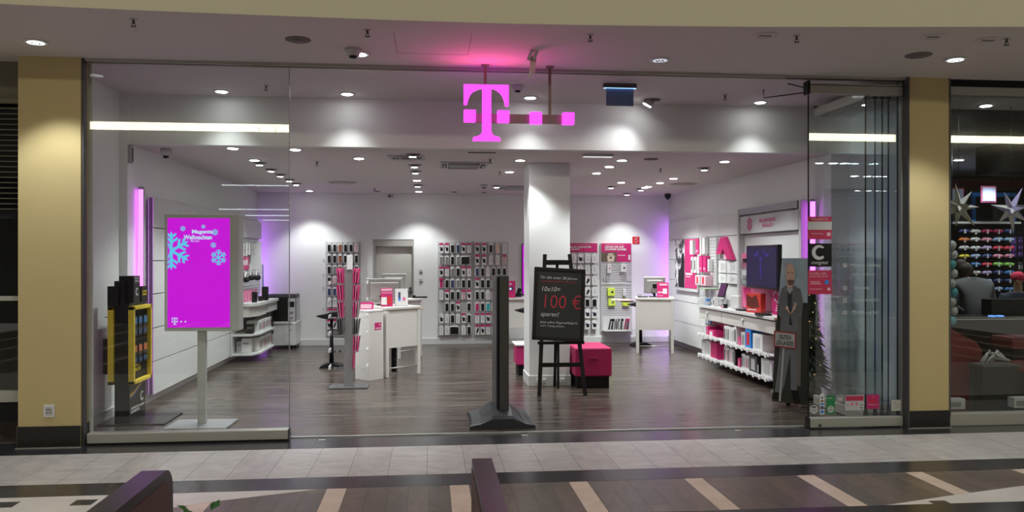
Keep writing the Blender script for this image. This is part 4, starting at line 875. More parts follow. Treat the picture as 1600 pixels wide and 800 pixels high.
text('lettering', 'D-NETZ\nQUALITÄT', YEL, t, (.087, -.06, .55), width=.22, rot=ROT_PX, bold=.002)
b = MB(); b.prism([(.10, .60), (.16, .66), (.17, .60)], 'x', .085, .088, YEL); b.build('arrow_print', t)
for i, (y0, y1, z0, z1, x0, x1) in enumerate(((-.24, -.12, 1.17, 1.37, -.13, -.03), (-.2, -.05, 1.2, 1.42, -.08, .02), (-.16, .02, 1.2, 1.47, -.05, .09), (.06, .24, 1.2, 1.36, -.02, .09))):
    b = MB(); b.box(x0, x1, y0, y1, z0, z1, BLK, .003); b.build('header_box', t)
text('lettering', 'SO GEHT\nGÜNSTIG', YEL, t, (.092, .15, 1.29), width=.13, rot=ROT_PX, bold=.001)
text('lettering', 'SO GEHT\nGÜNSTIG', WHTM, t, (.092, -.07, 1.43), width=.12, rot=ROT_PX)
def cring(par, x, y, z, r, m, ax='x'):
    o_, i_ = r, r*.62; pts = [(o_*math.cos(a), o_*math.sin(a)) for a in [.75+(2*PI-1.5)*k/18 for k in range(19)]]
    pts += [(i_*math.cos(a)+r*.12, i_*math.sin(a)+r*.05) for a in [.9+(2*PI-1.7)*k/18 for k in range(18, -1, -1)]]
    b = MB(); b.prism([(y+p[0], z+p[1]) if ax == 'x' else (x+p[0], z+p[1]) for p in pts], ax, (x if ax == 'x' else y)-.0015, (x if ax == 'x' else y)+.0015, m); return b.build('emblem', par)
cring(t, .0925, -.07, 1.31, .04, WHTM); cring(t, .0725, .13, .235, .05, WHTM)
text('lettering', 'congstar', WHTM, t, (.0715, .13, .15), width=.14, rot=ROT_PX)
text('lettering', 'DU WILLST ES.\nDU KRIEGST ES.', WHTM, t, (.0715, -.06, .13), width=.24, rot=ROT_PX, bold=.002)
b = MB()
for m, dz in ((YEL, 0), (co, -.014), (cb, -.028)):
    b.prism([(-.2, .28+dz), (-.1, .30+dz), (.05, .35+dz), (.24, .45+dz), (.24, .462+dz), (.05, .362+dz), (-.1, .312+dz), (-.2, .292+dz)], 'x', .07, .0715, m)
b.build('swoosh', t)
b = MB(); b.box(-.19, -.125, -.2, .0, .5, .85, BLK, .01); b.tube([(-.12, -.1, 1.05), (-.2, -.12, 1.06)], .004, DGRY); b.build('leaflet_pocket', t)

# ================================================================ BROCHURE STAND
t = thing('brochure_stand', 'grey pole brochure stand with magenta leaflets on clear shelves', 'brochure stand', (-1.03, 10.45, 0), 0)
b = MB(); b.box(-.05, .05, -.02, .02, .015, 1.53, GRY, .004); b.build('pole', t)
b = MB(); b.box(-.24, .25, -.16, .16, .004, .018, DGRY, .003); b.build('base_plate', t)
for i in range(6):
    z = .24+i*.215
    for s in (1, -1):
        b = MB(); xa = .05 if s > 0 else -.05
        b.box(min(xa, xa+s*.19), max(xa, xa+s*.19), -.11, .11, z, z+.006, ACRYL); b.box(min(xa+s*.18, xa+s*.19), max(xa+s*.18, xa+s*.19), -.11, .11, z, z+.04, WHTM); b.build('clear_shelf', t)
        if s < 0 and i in (0, 1): continue
        dark = (i in (2,)) or (i == 2 and s < 0)
        b = MB()
        for q in range(3):
            x = xa+s*(.02+q*.028); mm = DGRY if dark else ((MAG if q != 1 else PINK) if not (i == 3 and q == 2) else MGRY)
            if i == 0 and q: continue
            b.box(x-.006, x+.006, -.1, .1, z+.008, z+.20, mm, .001, (0, s*(.03+.05*q), 0), 1)
        o = b.build('leaflet_bundle'); o.location = (-1.03, 10.45, .003); tag(o, '%s leaflets on the %s clear shelf, %s side of the brochure stand' % ('grey' if dark else 'magenta', ['lowest', 'second', 'third', 'fourth', 'fifth', 'top'][i], 'right' if s > 0 else 'left'), 'leaflets', 'leaflets on the brochure stand')
b = MB(); b.box(-.02, .05, -.04, -.02, 1.5, 1.68, WHTM, .003); b.build('top_card', t)

# ================================================================ STOOLS
def stool(x, y, rz, lab):
    t = thing('sit_stand_stool', lab, 'stool', (x, y, .0045), rz, 'black standing stools')
    b = MB(); b.prism([(-.17, 0), (.17, 0), (.15, .03), (.05, .07), (-.05, .07), (-.15, .03)], 'y', -.13, .13, BLKM); b.build('foot', t)
    b = MB(); b.tube([(0, 0, .06), (0, 0, .35), (.0, 0, .73)], [.035, .028, .022], BLK); b.build('column', t)
    b = MB(); b.prism([(-.22, .775), (-.12, .745), (0, .72), (.13, .74), (.17, .78), (.16, .87), (.11, .872), (.1, .84), (.0, .83), (-.1, .8)], 'y', -.13, .13, BLKM, True); b.build('seat', t)
    b = MB(); b.box(.115, .13, -.08, .08, .80, .85, GRY); b.build('seat_slot', t); return t
stool(-1.47, 12.35, 0, 'black sit-stand stool left of the brochure stand'); stool(1.62, 13.3, 0, 'black stool behind the pillar'); stool(3.92, 14.75, .3, 'black stool behind the right desk')

# ================================================================ SERVICE DESKS
def desk(x, y, rz, lab, w=.60, dp=.58, zt=.965, tray=True):
    t = thing('service_desk', lab, 'desk', (x, y, .0045), rz, None)
    for (lx, ly) in ((0, 0), (w-.05, 0), (0, dp-.05), (w-.05, dp-.05)):
        b = MB(); b.box(lx, lx+.05, ly, ly+.05, 0, zt-.03, OFFW, .003); b.build('leg', t)
    b = MB(); b.box(-.01, w+.01, -.01, dp+.01, zt-.035, zt, OFFW, .004); b.build('desktop', t)
    b = MB(); b.box(.05, w-.05, .012, .03, .40, zt-.07, OFFW, .002); b.build('front_panel', t)
    b = MB(); b.box(.0, .02, .05, dp-.05, .40, zt-.04, OFFW); b.build('side_panel', t); b = MB(); b.box(w-.02, w, .05, dp-.05, .40, zt-.04, OFFW); b.build('side_panel', t)
    b = MB(); b.box(.05, w-.05, .015, .03, zt-.07, zt-.036, OFFW); b.build('apron', t)
    b = MB(); b.cyl((.05, .025, .12), .009, w-.1, ALU, 'x'); b.build('foot_rail', t)
    if tray:
        b = MB(); b.box(w+.01, w+.22, .2, .5, zt-.075, zt-.055, WOODL, .003); b.build('pull_out_tray', t)
    return t
RD = math.atan2(.38, .464)
desk(-.594, 11.18, RD, 'near white service desk beside the sticker cabinet')
desk(-.50, 13.2, math.radians(52), 'far white service desk in front of the back door')
desk(3.553, 13.66, -.245, 'white service desk at the right rear with a slanted monitor', w=.64, zt=.955, tray=False)
desk(1.25, 14.3, 0, 'white service desk behind the pillar with a magenta box on it', w=.8, zt=.93, tray=False)
t = thing('desk_cabinet', 'white angular cabinet with magenta sticker in front of the near desk', 'cabinet', (0, 0, .0045))
b = MB(); b.prism([(-1.01, 11.16), (-.805, 10.93), (-.63, 11.14), (-.87, 11.45), (-.98, 11.45)], 'z', 0, .925, OFFW); b.build('body', t)
b = MB(); b.prism([(-1.015, 11.16), (-.805, 10.92), (-.628, 11.135), (-.87, 11.455), (-.985, 11.455)], 'z', .925, .94, WHTM); b.build('lid', t)
ang = math.atan2(.235, .19)
st = bpy.data.objects.new('sticker', None)
b = MB(); b.box(-.065, .065, -.0035, -.001, -.05, .05, MAG); b.box(-.05, .05, -.0045, -.0035, -.035, -.018, LPINK); b.box(.02, .035, -.0045, -.0035, .015, .03, WHTM); o = b.build('sticker', t); o.location = (-.70, 11.06, .72); o.rotation_euler = (0, 0, ang)
b = MB(); b.tube([(-.50, 11.45, .46), (-.5, 11.45, .06)], .035, BLKM); 
for i in range(12): b.cyl((-.5, 11.45, .05+i*.034), .043, .014, BLK)
tag(b.build('cable_spine'), 'black ribbed cable spine under the near desk', 'cable spine').location = (0, 0, 0)
def monitor(x, y, z, rz, lab, w=.36, h=.28, m=mat('monitor_grey', (.36, .355, .345), .45), black=False):
    t = thing('monitor', lab, 'monitor', (x, y, z), rz)
    b = MB(); b.box(-.1, .1, -.07, .09, 0, .014, BLK, .005); b.box(-.02, .02, .0, .03, .01, .2, BLK, .004); b.build('stand', t)
    b = MB(); b.box(-w/2, w/2, -.015, .015, 0, h, m, .006); b.box(-w/2+.05, w/2-.05, -.045, -.015, .03, h-.05, m, .006); b.box(-.04, .04, -.06, -.045, h*.35, h*.65, BLK, .004); b.tube([(-.06, -.05, .09), (-.04, -.08, .03), (.0, -.03, -.05)], .006, BLK)
    o = b.build('screen_back', t); o.location = (0, -.0, .07); o.rotation_euler = (.3, 0, 0)
    b = MB(); b.box(-w/2+.015, w/2-.015, .0155, .017, .015, h-.015, BLK); o2 = b.build('screen', t); o2.location = (0, 0, .07); o2.rotation_euler = (.3, 0, 0)
    return t
monitor(-.66, 11.72, .971, .1, 'slanted grey monitor seen from behind on the near desk', w=.50, h=.33)
monitor(-.60, 13.75, .971, .05, 'slanted pale monitor seen from behind on the far desk', w=.40, h=.36)
monitor(3.93, 13.85, .961, -.25, 'slanted pale monitor seen from behind on the right rear desk', w=.37, h=.30)
def easelcard(x, y, z, rz, w, h, m, lab, art):
    t = thing('table_display', lab, 'display card', (x, y, z), rz)
    b = MB(); b.box(-w/2, w/2, -.008, .008, 0, h, m, .002, (-.12, 0, 0)); b.build('card', t)
    b = MB(); b.box(-w/2, w/2, -.05, .06, -.0, .004, ACRYL); b.build('holder', t)
    b = MB()
    for (x0, x1, z0, z1, mm) in art: b.box(-w/2+x0*w, -w/2+x1*w, -.012, -.0085, z0*h, z1*h, mm, 0)
    o = b.build('print', t); o.rotation_euler = (-.12, 0, 0); o.location = (0, .12*h/2*-1+.0, 0); return t
easelcard(-.60, 11.40, .971, .2, .165, .26, MAG, 'magenta and white leaflet display standing on the near desk', [(.04, .96, .84, .96, LPINK), (.04, .96, .68, .8, PINK), (.04, .5, .1, .5, WHTM), (.55, .9, .12, .55, RED)])
easelcard(-.40, 11.58, .971, .1, .18, .24, WHTM, 'white phone offer card standing on the near desk', [(.25, .42, .45, .8, NAVY), (.25, .42, .3, .45, BLUE), (.6, .8, .3, .5, PINK)])
easelcard(4.03, 13.68, .961, -.1, .20, .26, MAG, 'magenta leaflet with white print on the right rear desk', [(.2, .9, .8, .92, LPINK), (.5, .85, .25, .6, WHTM), (.05, .5, .3, .4, LPINK), (.08, .5, .08, .18, PINK)])
b = MB(); b.box(-.10, .10, -.06, .06, 0, .10, MAG, .004); b.box(-.075, .075, -.062, -.06, .015, .075, LPINK); b.box(-.07, .07, -.05, .05, .1, .104, DGRY); tag(put(b.build('leaflet_box'), (-.87, 11.22, .9455), .1), 'magenta framed leaflet box on the angular cabinet', 'leaflet box')
b = MB(); b.box(-.09, .09, -.06, .06, 0, .30, MAG, .004); b.cyl((.02, -.06, .17), .035, -.003, NAVY, 'y'); b.box(-.07, .02, -.063, -.06, .23, .26, LPINK); b.cyl((.0, -.062, .16), .02, -.003, SCRW, 'y'); tag(put(b.build('product_box'), (1.44, 14.45, .935)), 'magenta box with a blue eye picture on the desk left of the pillar', 'box')
b = MB(); b.box(.06, .18, -.03, .05, 0, .06, BLK, .006); b.box(.1, .17, -.01, .03, .05, .16, BLK, .008, (0, .3, 0)); tag(put(b.build('card_terminal'), (1.5, 14.75, .935)), 'black card terminal on the desk left of the pillar', 'terminal')
b = MB(); b.box(-.04, .2, -.02, .02, 0, .03, BLK, .008); b.box(-.05, .0, -.03, .03, .0, .05, BLK, .01); tag(put(b.build('card_terminal'), (-.24, 13.72, .971), .2), 'black card terminal on the far desk near the door handle', 'terminal')
b = MB(); b.box(-.06, .12, -.05, .05, 0, .018, BLK, .005); b.box(-.05, .0, -.03, .03, .018, .05, WHTM, .006); tag(put(b.build('calculator'), (3.68, 13.82, .961), -.2), 'black calculator with paper roll on the right rear desk', 'calculator')
b = MB(); b.box(3.28, 3.55, 13.85, 14.2, .895, .91, mat('pink_leaf', (.7, .4, .36), .6), .003); b.box(3.38, 3.56, 13.86, 14.2, .875, .893, BLKM); b.box(3.2, 3.36, 13.9, 14.1, .911, .918, WHTM); tag(b.build('pull_out_tray'), 'open side tray with papers at the left of the right rear desk', 'tray')

# ================================================================ A-BOARD SEEN EDGE ON
t = thing('pavement_sign', 'tall grey edge-on floor sign on a heavy black rubber foot', 'floor sign', (.70, 7.95, .0045), 0)
RUB = mat('rubber_foot', (.022, .024, .028), .5)
b = MB()
prof = [(-.32, 0), (.32, 0), (.315, .05), (.22, .08), (.10, .17), (-.10, .17), (-.22, .08), (-.315, .05)]
vs = []
for y, sx, sz in ((-.22, 1, .55), (-.19, .97, .7), (0, .92, 1), (.3, .92, 1), (.5, .96, .7), (.53, .98, .5)):
    vs.append([b.bm.verts.new((p[0]*sx, y, p[1]*sz if p[1] else 0)) for p in prof])
fs = [b.bm.faces.new(vs[0]), b.bm.faces.new(vs[-1][::-1])]
for A, B_ in zip(vs, vs[1:]):
    for i in range(8): fs.append(b.bm.faces.new((A[i], B_[i], B_[(i+1) % 8], A[(i+1) % 8])))
bmesh.ops.recalc_face_normals(b.bm, faces=fs); b._set(fs, RUB); b.build('rubber_foot', t)
FRM = mat('frame_anthracite', (.055, .053, .05), .45, .1)
p_ = bpy.data.objects.new('sign_board', None)
b = MB(); b.box(-.018, .075, -.06, .55, .08, 1.47, FRM, .008); o = b.build('frame', t)
b = MB(); b.box(-.045, -.018, -.05, .54, .09, 1.46, BLK, .004); b.box(-.047, -.045, -.01, .5, .14, 1.42, DGRY); b.build('poster_panel', t)
b = MB(); b.box(.075, .079, -.01, .5, .14, 1.42, DGRY); b.build('poster_panel', t)
b = MB(); b.box(-.03, .06, -.05, .05, .02, .1, BLK, .01); b.cyl((.02, -.07, .05), .02, .03, LGRY, 'y'); b.build('spring_bracket', t)

# ================================================================ EASEL WITH CHALKBOARD
EBK = mat('easel_black', (.010, .008, .007), .45, spec=.3)
t = thing('easel', 'black wooden easel standing in front of the pillar', 'easel', (1.565, 9.5, .0045))
def stick(p, q, w, d, m):
    b = MB(); p, q = Vector(p), Vector(q); dd = (q-p)
    r = bmesh.ops.create_cube(b.bm, size=1)
    R = dd.to_track_quat('Z', 'Y').to_matrix()
    for v in r['verts']: v.co = (p+q)/2+R @ Vector((v.co.x*w, v.co.y*d, v.co.z*dd.length))
    b._set(b.bm.faces, m); return b
stick((-.27, 0, 0), (-.165, .26, 1.69), .045, .022, EBK).build('leg', t); stick((.285, 0, 0), (.14, .26, 1.69), .045, .022, EBK).build('leg', t); stick((.03, .74, 0), (-.01, .28, 1.6), .035, .03, EBK).build('leg', t)
stick((-.26, .055, .365), (.26, .055, .365), .022, .05, EBK).build('crossbar', t); stick((-.165, .23, 1.59), (.15, .23, 1.59), .022, .06, EBK).build('crossbar', t); stick((-.17, .23, 1.49), (.15, .23, 1.49), .022, .05, EBK).build('crossbar', t); stick((-.28, .055, .63), (.28, .055, .63), .05, .035, EBK).build('ledge', t)
stick((-.04, .03, .08), (-.03, .08, .62), .03, .02, EBK).build('centre_strut', t)
t = thing('chalkboard', 'framed chalkboard with white and red handwriting on the easel', 'chalkboard', (1.535, 9.53, 1.095))
t.rotation_euler = (-.135, .055, 0)
CB = mat('board_slate', (.028, .032, .03), .6, var=.15, nscale=5)
b = MB(); b.box(-.27, .27, -.008, .006, -.40, .40, CB); b.build('slate', t)
b = MB()
for (x0, x1, z0, z1) in ((-.31, -.268, -.435, .435), (.268, .31, -.435, .435), (-.31, .31, .395, .435), (-.31, .31, -.435, -.395)): b.box(x0, x1, -.02, .012, z0, z1, EBK, .004)
b.build('frame', t)
def chalk(s, x, z, w, m, **k): return text('lettering', s, m, t, (x, -.0095, z), width=w, align='LEFT', **k)
chalk('Für alle unter 28 Jahren:', -.235, .315, .45, CHALK, shear=.15); chalk('10x10=', -.225, .175, .22, CHALK, shear=.12, hfix=.055); chalk('100 €', -.22, .02, .45, CHALKR, bold=-.0015, hfix=.165, shear=.05)
chalk('sparen!', -.22, -.125, .22, CHALK, shear=.15); chalk('Jetzt sofort MagentaMobil M', -.22, -.22, .45, CHALK, shear=.15); chalk('und L Young sichern.', -.22, -.262, .29, CHALK, shear=.15)
b = MB(); b.tube([(-.22, -.010, .265), (0, -.010, .272), (.2, -.010, .27)], .003, CHALKR, n=5); b.build('chalk_line', t)

# ================================================================ POUFS
def pouf(x0, x1, y0, y1, zt, lab, side=MAGD):
    t = thing('pouf', lab, 'pouf', ((x0+x1)/2, (y0+y1)/2, .0045), 0, None); w, d = (x1-x0)/2, (y1-y0)/2
    b = MB(); b.box(-w+.03, w-.03, -d+.03, d-.03, 0, .155, BLKM, .004); b.build('plinth', t)
    b = MB(); b.box(-w, w, -d, d, .15, zt, side, .018); b.build('cushion', t)
    b = MB(); b.box(-.07, .07, -d-.004, -d, zt-.16, zt-.11, side, .004); b.box(-.05, .05, -d-.008, -d-.003, zt-.145, zt-.13, BLKM, .003); b.build('grip', t)
pouf(1.82, 2.29, 10.0, 10.72, .51, 'magenta cube pouf with black plinth right of the pillar')
pouf(1.20, 1.6, 11.15, 11.55, .42, 'small magenta pouf half hidden left behind the pillar', MAG)
b = MB(); b.box(1.18, 1.62, 11.12, 11.58, .426, .45, WHTM, .006); tag(b.build('tray_board'), 'white board lying on the half hidden pouf', 'board')

# ================================================================ CARDBOARD STANDEE
K = .00714; rzS = -math.radians(24.7)
t = thing('cardboard_standee', 'cardboard cut-out of a bald man in grey suit holding a town sign', 'standee', (3.97, 8.62, .0045), rzS)
def sp(px, py): return ((px-1232)*K, (631-py)*K)
def sg(par, name, pts, m, y0, y1): b = MB(); b.prism([sp(*p) for p in pts], 'y', y0, y1, m); return b.build(name, par)
SKY = stone('print_sky', (.36, .52, .66), (.58, .70, .78), 6, .5, (1, 1, .5)); SKINP = mat('print_skin', (.78, .52, .42), .5); SUIT = mat('print_suit', (.17, .18, .2), .6, var=.25, nscale=14); SUITD = mat('print_suit_dark', (.035, .045, .06), .6)
sg(t, 'backing_board', [(1223, 401), (1261, 401), (1260, 629), (1208, 625), (1212, 540), (1217, 470)], mat('print_dark', (.022, .024, .02), .5), 0, .02)
sg(t, 'sky_print', [(1223, 401), (1261, 401), (1261, 470), (1217, 472)], SKY, -.002, 0)
sg(t, 'strip_print', [(1246, 470), (1252, 470), (1250, 600), (1243, 598)], mat('print_taupe', (.2, .18, .16), .6), -.002, 0)
sg(t, 'trousers', [(1223, 505), (1246, 505), (1247, 560), (1245, 608), (1236, 608), (1235, 550), (1226, 600), (1222, 612), (1212, 612), (1218, 560)], SUIT, -.008, -.002)
sg(t, 'shoe', [(1213, 610), (1223, 612), (1218, 622), (1207, 620)], BLK, -.010, -.002); sg(t, 'shoe', [(1236, 606), (1246, 606), (1250, 625), (1241, 627)], BLK, -.010, -.002)
sg(t, 'jacket', [(1228, 444), (1241, 444), (1250, 449), (1254, 470), (1252, 492), (1246, 496), (1247, 517), (1240, 513), (1235, 488), (1232, 513), (1220, 516), (1221, 495), (1217, 488), (1219, 462), (1222, 449)], SUIT, -.014, -.006)
sg(t, 'vest', [(1231, 447), (1238, 447), (1237, 484), (1234, 490), (1231, 480)], SUITD, -.016, -.012)
sg(t, 'shirt', [(1231, 441), (1238, 441), (1239, 450), (1234.5, 457), (1230, 450)], LGRY, -.018, -.012)
sg(t, 'head', [(1231, 446), (1238, 446), (1239, 440), (1241, 434), (1242, 425), (1240.5, 415), (1237.5, 410), (1233.5, 409.5), (1230.5, 412), (1228.8, 418), (1228.5, 428), (1230, 438)], SKINP, -.022, -.012)
sg(t, 'beard', [(1230.2, 436), (1232, 434.5), (1238.5, 434.5), (1240.6, 435), (1239, 441.5), (1236, 443.5), (1232.5, 442.5)], mat('print_beard', (.24, .13, .09), .6), -.023, -.021)
b = MB()
for (a, c_, w, h) in ((1232.3, 423.5, 1.3, .6), (1238, 423.5, 1.3, .6), (1235.3, 437, 2.2, .5)): x, z = sp(a, c_); b.box(x-w*K, x+w*K, -.0245, -.0225, z-h*K, z+h*K, DGRY)
x, z = sp(1235.3, 430); b.prism([(x-.008, z-.008), (x+.008, z-.008), (x+.002, z+.03), (x-.002, z+.03)], 'y', -.026, -.021, SKINP); b.build('face_print', t)
b = MB()      # hands put together, finger tips down
for s in (-1, 1):
    for q in range(5):
        x0, z0 = sp(1235.5+s*(5.2-q*.5), 476+q*2.3); x1, z1 = sp(1235.5+s*.7, 487-q*.6+abs(q-2)*.4); b.tube([(x0, -.018, z0), ((x0+x1)/2+s*.004, -.02, (z0+z1)/2), (x1, -.019, z1)], [.008, .007, .005], SKINP, n=6)
    x0, z0 = sp(1235.5+s*5.5, 479); b.ball((x0, -.018, z0), .018, SKINP, (.9, .5, 1.2), 10, 7)
b.build('hands', t)
sg(t, 'pocket_badge', [(1241, 470), (1244, 470), (1244, 476), (1241, 476)], BEIG, -.016, -.013)
sg(t, 'sign_pole', [(1224, 540), (1226.5, 540), (1221, 624), (1218, 624)], LGRY, -.022, -.016)
o = sg(t, 'town_sign', [(1211, 514), (1243.5, 517), (1243, 542), (1210.5, 539)], mat('town_red', (.35, .03, .04), .5), -.026, -.02)
sg(t, 'town_sign_face', [(1213, 516.2), (1241.8, 519), (1241.3, 539.6), (1212.4, 537)], LGRY, -.028, -.025)
x, z = sp(1227.5, 524.5); text('lettering', 'DEUTSCH', BLKM, t, (x, -.029, z), width=.125, rot=(PI/2, .07, 0), bold=.002, hfix=.05)
x, z = sp(1227, 533.5); text('lettering', 'LES-LANDES', BLKM, t, (x, -.029, z), width=.18, rot=(PI/2, .07, 0), bold=.002, hfix=.05)
x, z = sp(1229.5, 411); text('lettering', 'DIE NEUE\nSERIE', PINK, t, (x-.005, -.003, z+.0), width=.07)
tlogo(t, (1206-1232)*K, -.004, (631-612)*K, .03, WHTM)
b = MB(); b.box(-.02, .02, .02, .3, 0, .012, BLKM); b.box(-.02, .02, .02, .04, 0, .9, BLKM, 0); b.build('rear_strut', t)
t = thing('leaflet_pocket', 'red and yellow leaflets in a pocket at the near end of the right counter', 'leaflets', (4.30, 9.545, .70))
b = MB(); b.box(-.06, .06, -.05, .0, 0, .12, BLKM, .003); b.build('pocket', t)
b = MB(); b.box(-.055, .05, -.045, -.01, .12, .18, RED, .003); b.box(-.05, .05, -.04, -.01, .18, .22, YEL, .003); b.box(-.03, .04, -.035, -.01, .22, .34, BRN, .004); b.box(-.05, .0, -.03, -.01, .3, .36, RED, .003); b.build('leaflets', t)

# ================================================================ CHRISTMAS TREE
t = thing('christmas_tree', 'dark small Christmas tree behind the standee', 'tree', (4.42, 8.99, .0045))
TG = mat('needles', (.012, .022, .012), .7)
b = MB(); b.cyl((0, 0, 0), .02, 1.3, BRN, n=8); b.cyl((0, 0, 0), .13, .16, BLKM, r2=.1); b.build('trunk', t)
b = MB(); rnd = random.Random(3)
for i in range(420):
    z = .15+1.22*(i/420)**1.0; r = .235*(1-(z-.15)/1.32)+.02; a = i*2.399; r *= .75+.35*rnd.random()
    p0 = Vector((0, 0, z+.05)); p1 = Vector((math.cos(a)*r, math.sin(a)*r, z-.02-.1*r)); sd = Vector((-math.sin(a), math.cos(a), 0))*(.03+.05*r)
    v = [b.bm.verts.new(q) for q in (p0, p0*.4+p1*.6+sd, p1, p0*.4+p1*.6-sd, p0*.4+p1*.6+Vector((0, 0, .035)))]
    fs = [b.bm.faces.new((v[0], v[1], v[4])), b.bm.faces.new((v[1], v[2], v[4])), b.bm.faces.new((v[2], v[3], v[4])), b.bm.faces.new((v[3], v[0], v[4]))]; b._set(fs, TG)
b.build('foliage', t)
b = MB()
for i in range(60):
    z = .25+1.05*i/60; r = .235*(1-(z-.15)/1.32)+.03; a = i*1.1; b.ball((math.cos(a)*r, math.sin(a)*r, z), .0048, FAIRY, u=6, v=4)
pts = [(math.cos(i*.28)*(.235*(1-(.1+1.05*i/240)/1.32)+.028), math.sin(i*.28)*(.235*(1-(.1+1.05*i/240)/1.32)+.028), .25+1.05*i/240) for i in range(240)]
b.tube(pts, .0015, BLKM, n=4)
o = b.build('fairy_lights'); o.location = (4.42, 8.99, .0045); tag(o, 'warm fairy light string wound around the Christmas tree', 'string lights')

# ================================================================ STICKERS ON THE GLASS LEAF
YG = 7.4615
def sticker(name, x0, x1, z0, z1, m, lab, arts=(), texts=()):
    t = thing(name, lab, 'sticker', ((x0+x1)/2, YG, (z0+z1)/2)); w, h = (x1-x0)/2, (z1-z0)/2
    b = MB(); b.box(-w, w, -.0015, 0, -h, h, m); b.build('sheet', t)
    for a in arts:
        bb = MB(); bb.box(-w+a[0]*2*w, -w+a[1]*2*w, -.0025, -.0015, -h+a[2]*2*h, -h+a[3]*2*h, a[4]); bb.build('print', t)
    for (s_, u, v, ww, mm) in texts: text('lettering', s_, mm, t, (-w+u*2*w, -.0025, -h+v*2*h), width=ww*2*w, ext=.0003)
    return t
sticker('door_sticker', 3.635, 3.875, 1.83, 2.05, mat('sticker_red', (.45, .02, .08), .5), 'uppermost red sticker with pale middle band on the glass leaf', [(0, 1, .42, .78, LGRY), (.8, .95, .15, .3, LPINK)], [('MAGENTA', .5, .88, .7, LPINK), ('Weihnachten', .4, .25, .5, LPINK)])
t = sticker('door_sticker', 3.635, 3.875, 1.565, 1.79, BLKM, 'black sticker with moon-like emblem on the glass leaf', [], [('congstar', .5, .18, .72, LGRY)])
cring(t, -.01, -.003, .025, .072, LGRY, 'y')
b = MB(); b.prism([(.0, .03), (.03, .03), (.045, .06), (.055, .025), (.09, .02), (.06, 0), (.065, -.03), (.035, -.01), (.01, -.02), (.02, .005)], 'y', -.004, -.001, BLKM); b.build('star_print', t)
t = sticker('door_sticker', 3.635, 3.875, 1.30, 1.53, mat('sticker_red', (.45, .02, .08), .5), 'red sticker with a blue dot below the black one', [(.1, .5, .5, .53, LPINK), (.1, .55, .42, .45, LPINK), (.82, .94, .15, .27, LPINK), (.08, .6, .2, .22, LPINK)], [('SCHNELL SEIN', .42, .86, .7, LPINK), ('LOHNT SICH JETZT', .45, .74, .8, LPINK)])
b = MB(); b.cyl((.07, -.0015, .0), .022, -.0015, BLUE, 'y'); b.build('dot', t)
b = MB(); b.cyl((3.695, YG, .185), .042, -.0015, LGRY, 'y', n=28); b.box(3.675, 3.715, YG-.003, YG-.0015, .2, .215, DGRY); b.box(3.665, 3.725, YG-.003, YG-.0015, .18, .184, MGRY); b.box(3.67, 3.72, YG-.003, YG-.0015, .168, .172, MGRY); tag(b.build('door_sticker'), 'round grey sticker at the lower left corner of the glass leaf', 'sticker')
sticker('door_sticker', 3.757, 3.80, .135, .335, WHTM, 'narrow sticker column of payment marks', [(.15, .85, .05, .2, BLUE), (.15, .85, .25, .4, NAVY), (.15, .85, .45, .55, BLUE), (.2, .8, .6, .7, BRN), (.3, .7, .76, .86, NAVY)])
t = sticker('door_sticker', 3.822, 3.908, .17, .317, GRN, 'green sticker with round pale lower end', [(.1, .7, .8, .84, LGRY)])
b = MB(); b.cyl((0, -.0002, -.07), .043, -.0015, GRN, 'y', n=24); b.cyl((0, -.0018, -.06), .034, -.0015, LGRY, 'y', n=24); b.box(-.025, .025, -.005, -.003, -.07, -.063, GRN); b.prism([(-.01, -.05), (.01, -.05), (0, -.035)], 'y', -.005, -.003, GRN); b.build('round_print', t)
sticker('door_sticker', 3.925, 3.998, .25, .325, GRY, 'small grey sticker between the green and the red-white one', [(.2, .8, .3, .6, LGRY), (.3, .6, .65, .8, MGRY)])
sticker('door_sticker', 4.012, 4.205, .17, .317, LGRY, 'wide white sticker with red top band', [(0.03, .97, .62, .95, mat('sticker_red', (.45, .02, .08), .5)), (.3, .42, .32, .5, PINK), (.55, .66, .32, .5, PINK), (.06, .18, .3, .38, MGRY), (.8, .93, .3, .38, MGRY), (.8, .93, .1, .2, MGRY)])
sticker('door_sticker', 4.232, 4.36, .18, .318, MAG, 'magenta square sticker beside the wide white one', [(.1, .9, .28, .31, LPINK), (.3, .72, .45, .7, RED), (.45, .55, .78, .9, PINK)])
sticker('door_sticker', 4.488, 4.585, .155, .262, mat('paper_cream', (.6, .58, .52), .7), 'small cream note at the lower right of the glass leaf', [(.1, .5, .8, .84, DGRY), (.1, .8, .62, .65, MGRY), (.1, .9, .5, .53, MGRY), (.1, .7, .3, .33, MGRY), (.1, .5, .16, .19, MGRY)])
t = thing('opening_hours', 'faint white list with small icons printed on the glass leaf', 'lettering', (4.1, YG, 1.32))
for i, (s_, u, v, w_) in enumerate((('Montag - Samstag', .12, .26, .3), ('10.00 - 20.00 Uhr', .10, .17, .24), ('Beratung', .08, .04, .14), ('Online bestellen', .13, -.08, .26), ('Mobil surfen', .12, -.20, .27))): text('lettering', s_, mat('frost', (.42, .44, .46), .8), t, (u, -.001, v), width=w_, ext=.0003)
b = MB()
for v in (.26, .04, -.08, -.2): b.box(-.11, -.07, -.002, 0, v-.02, v+.02, mat('frost', (.42, .44, .46), .8), .004); b.box(-.10, -.08, -.003, -.001, v-.008, v+.01, MGRY)
b.build('icons', t)
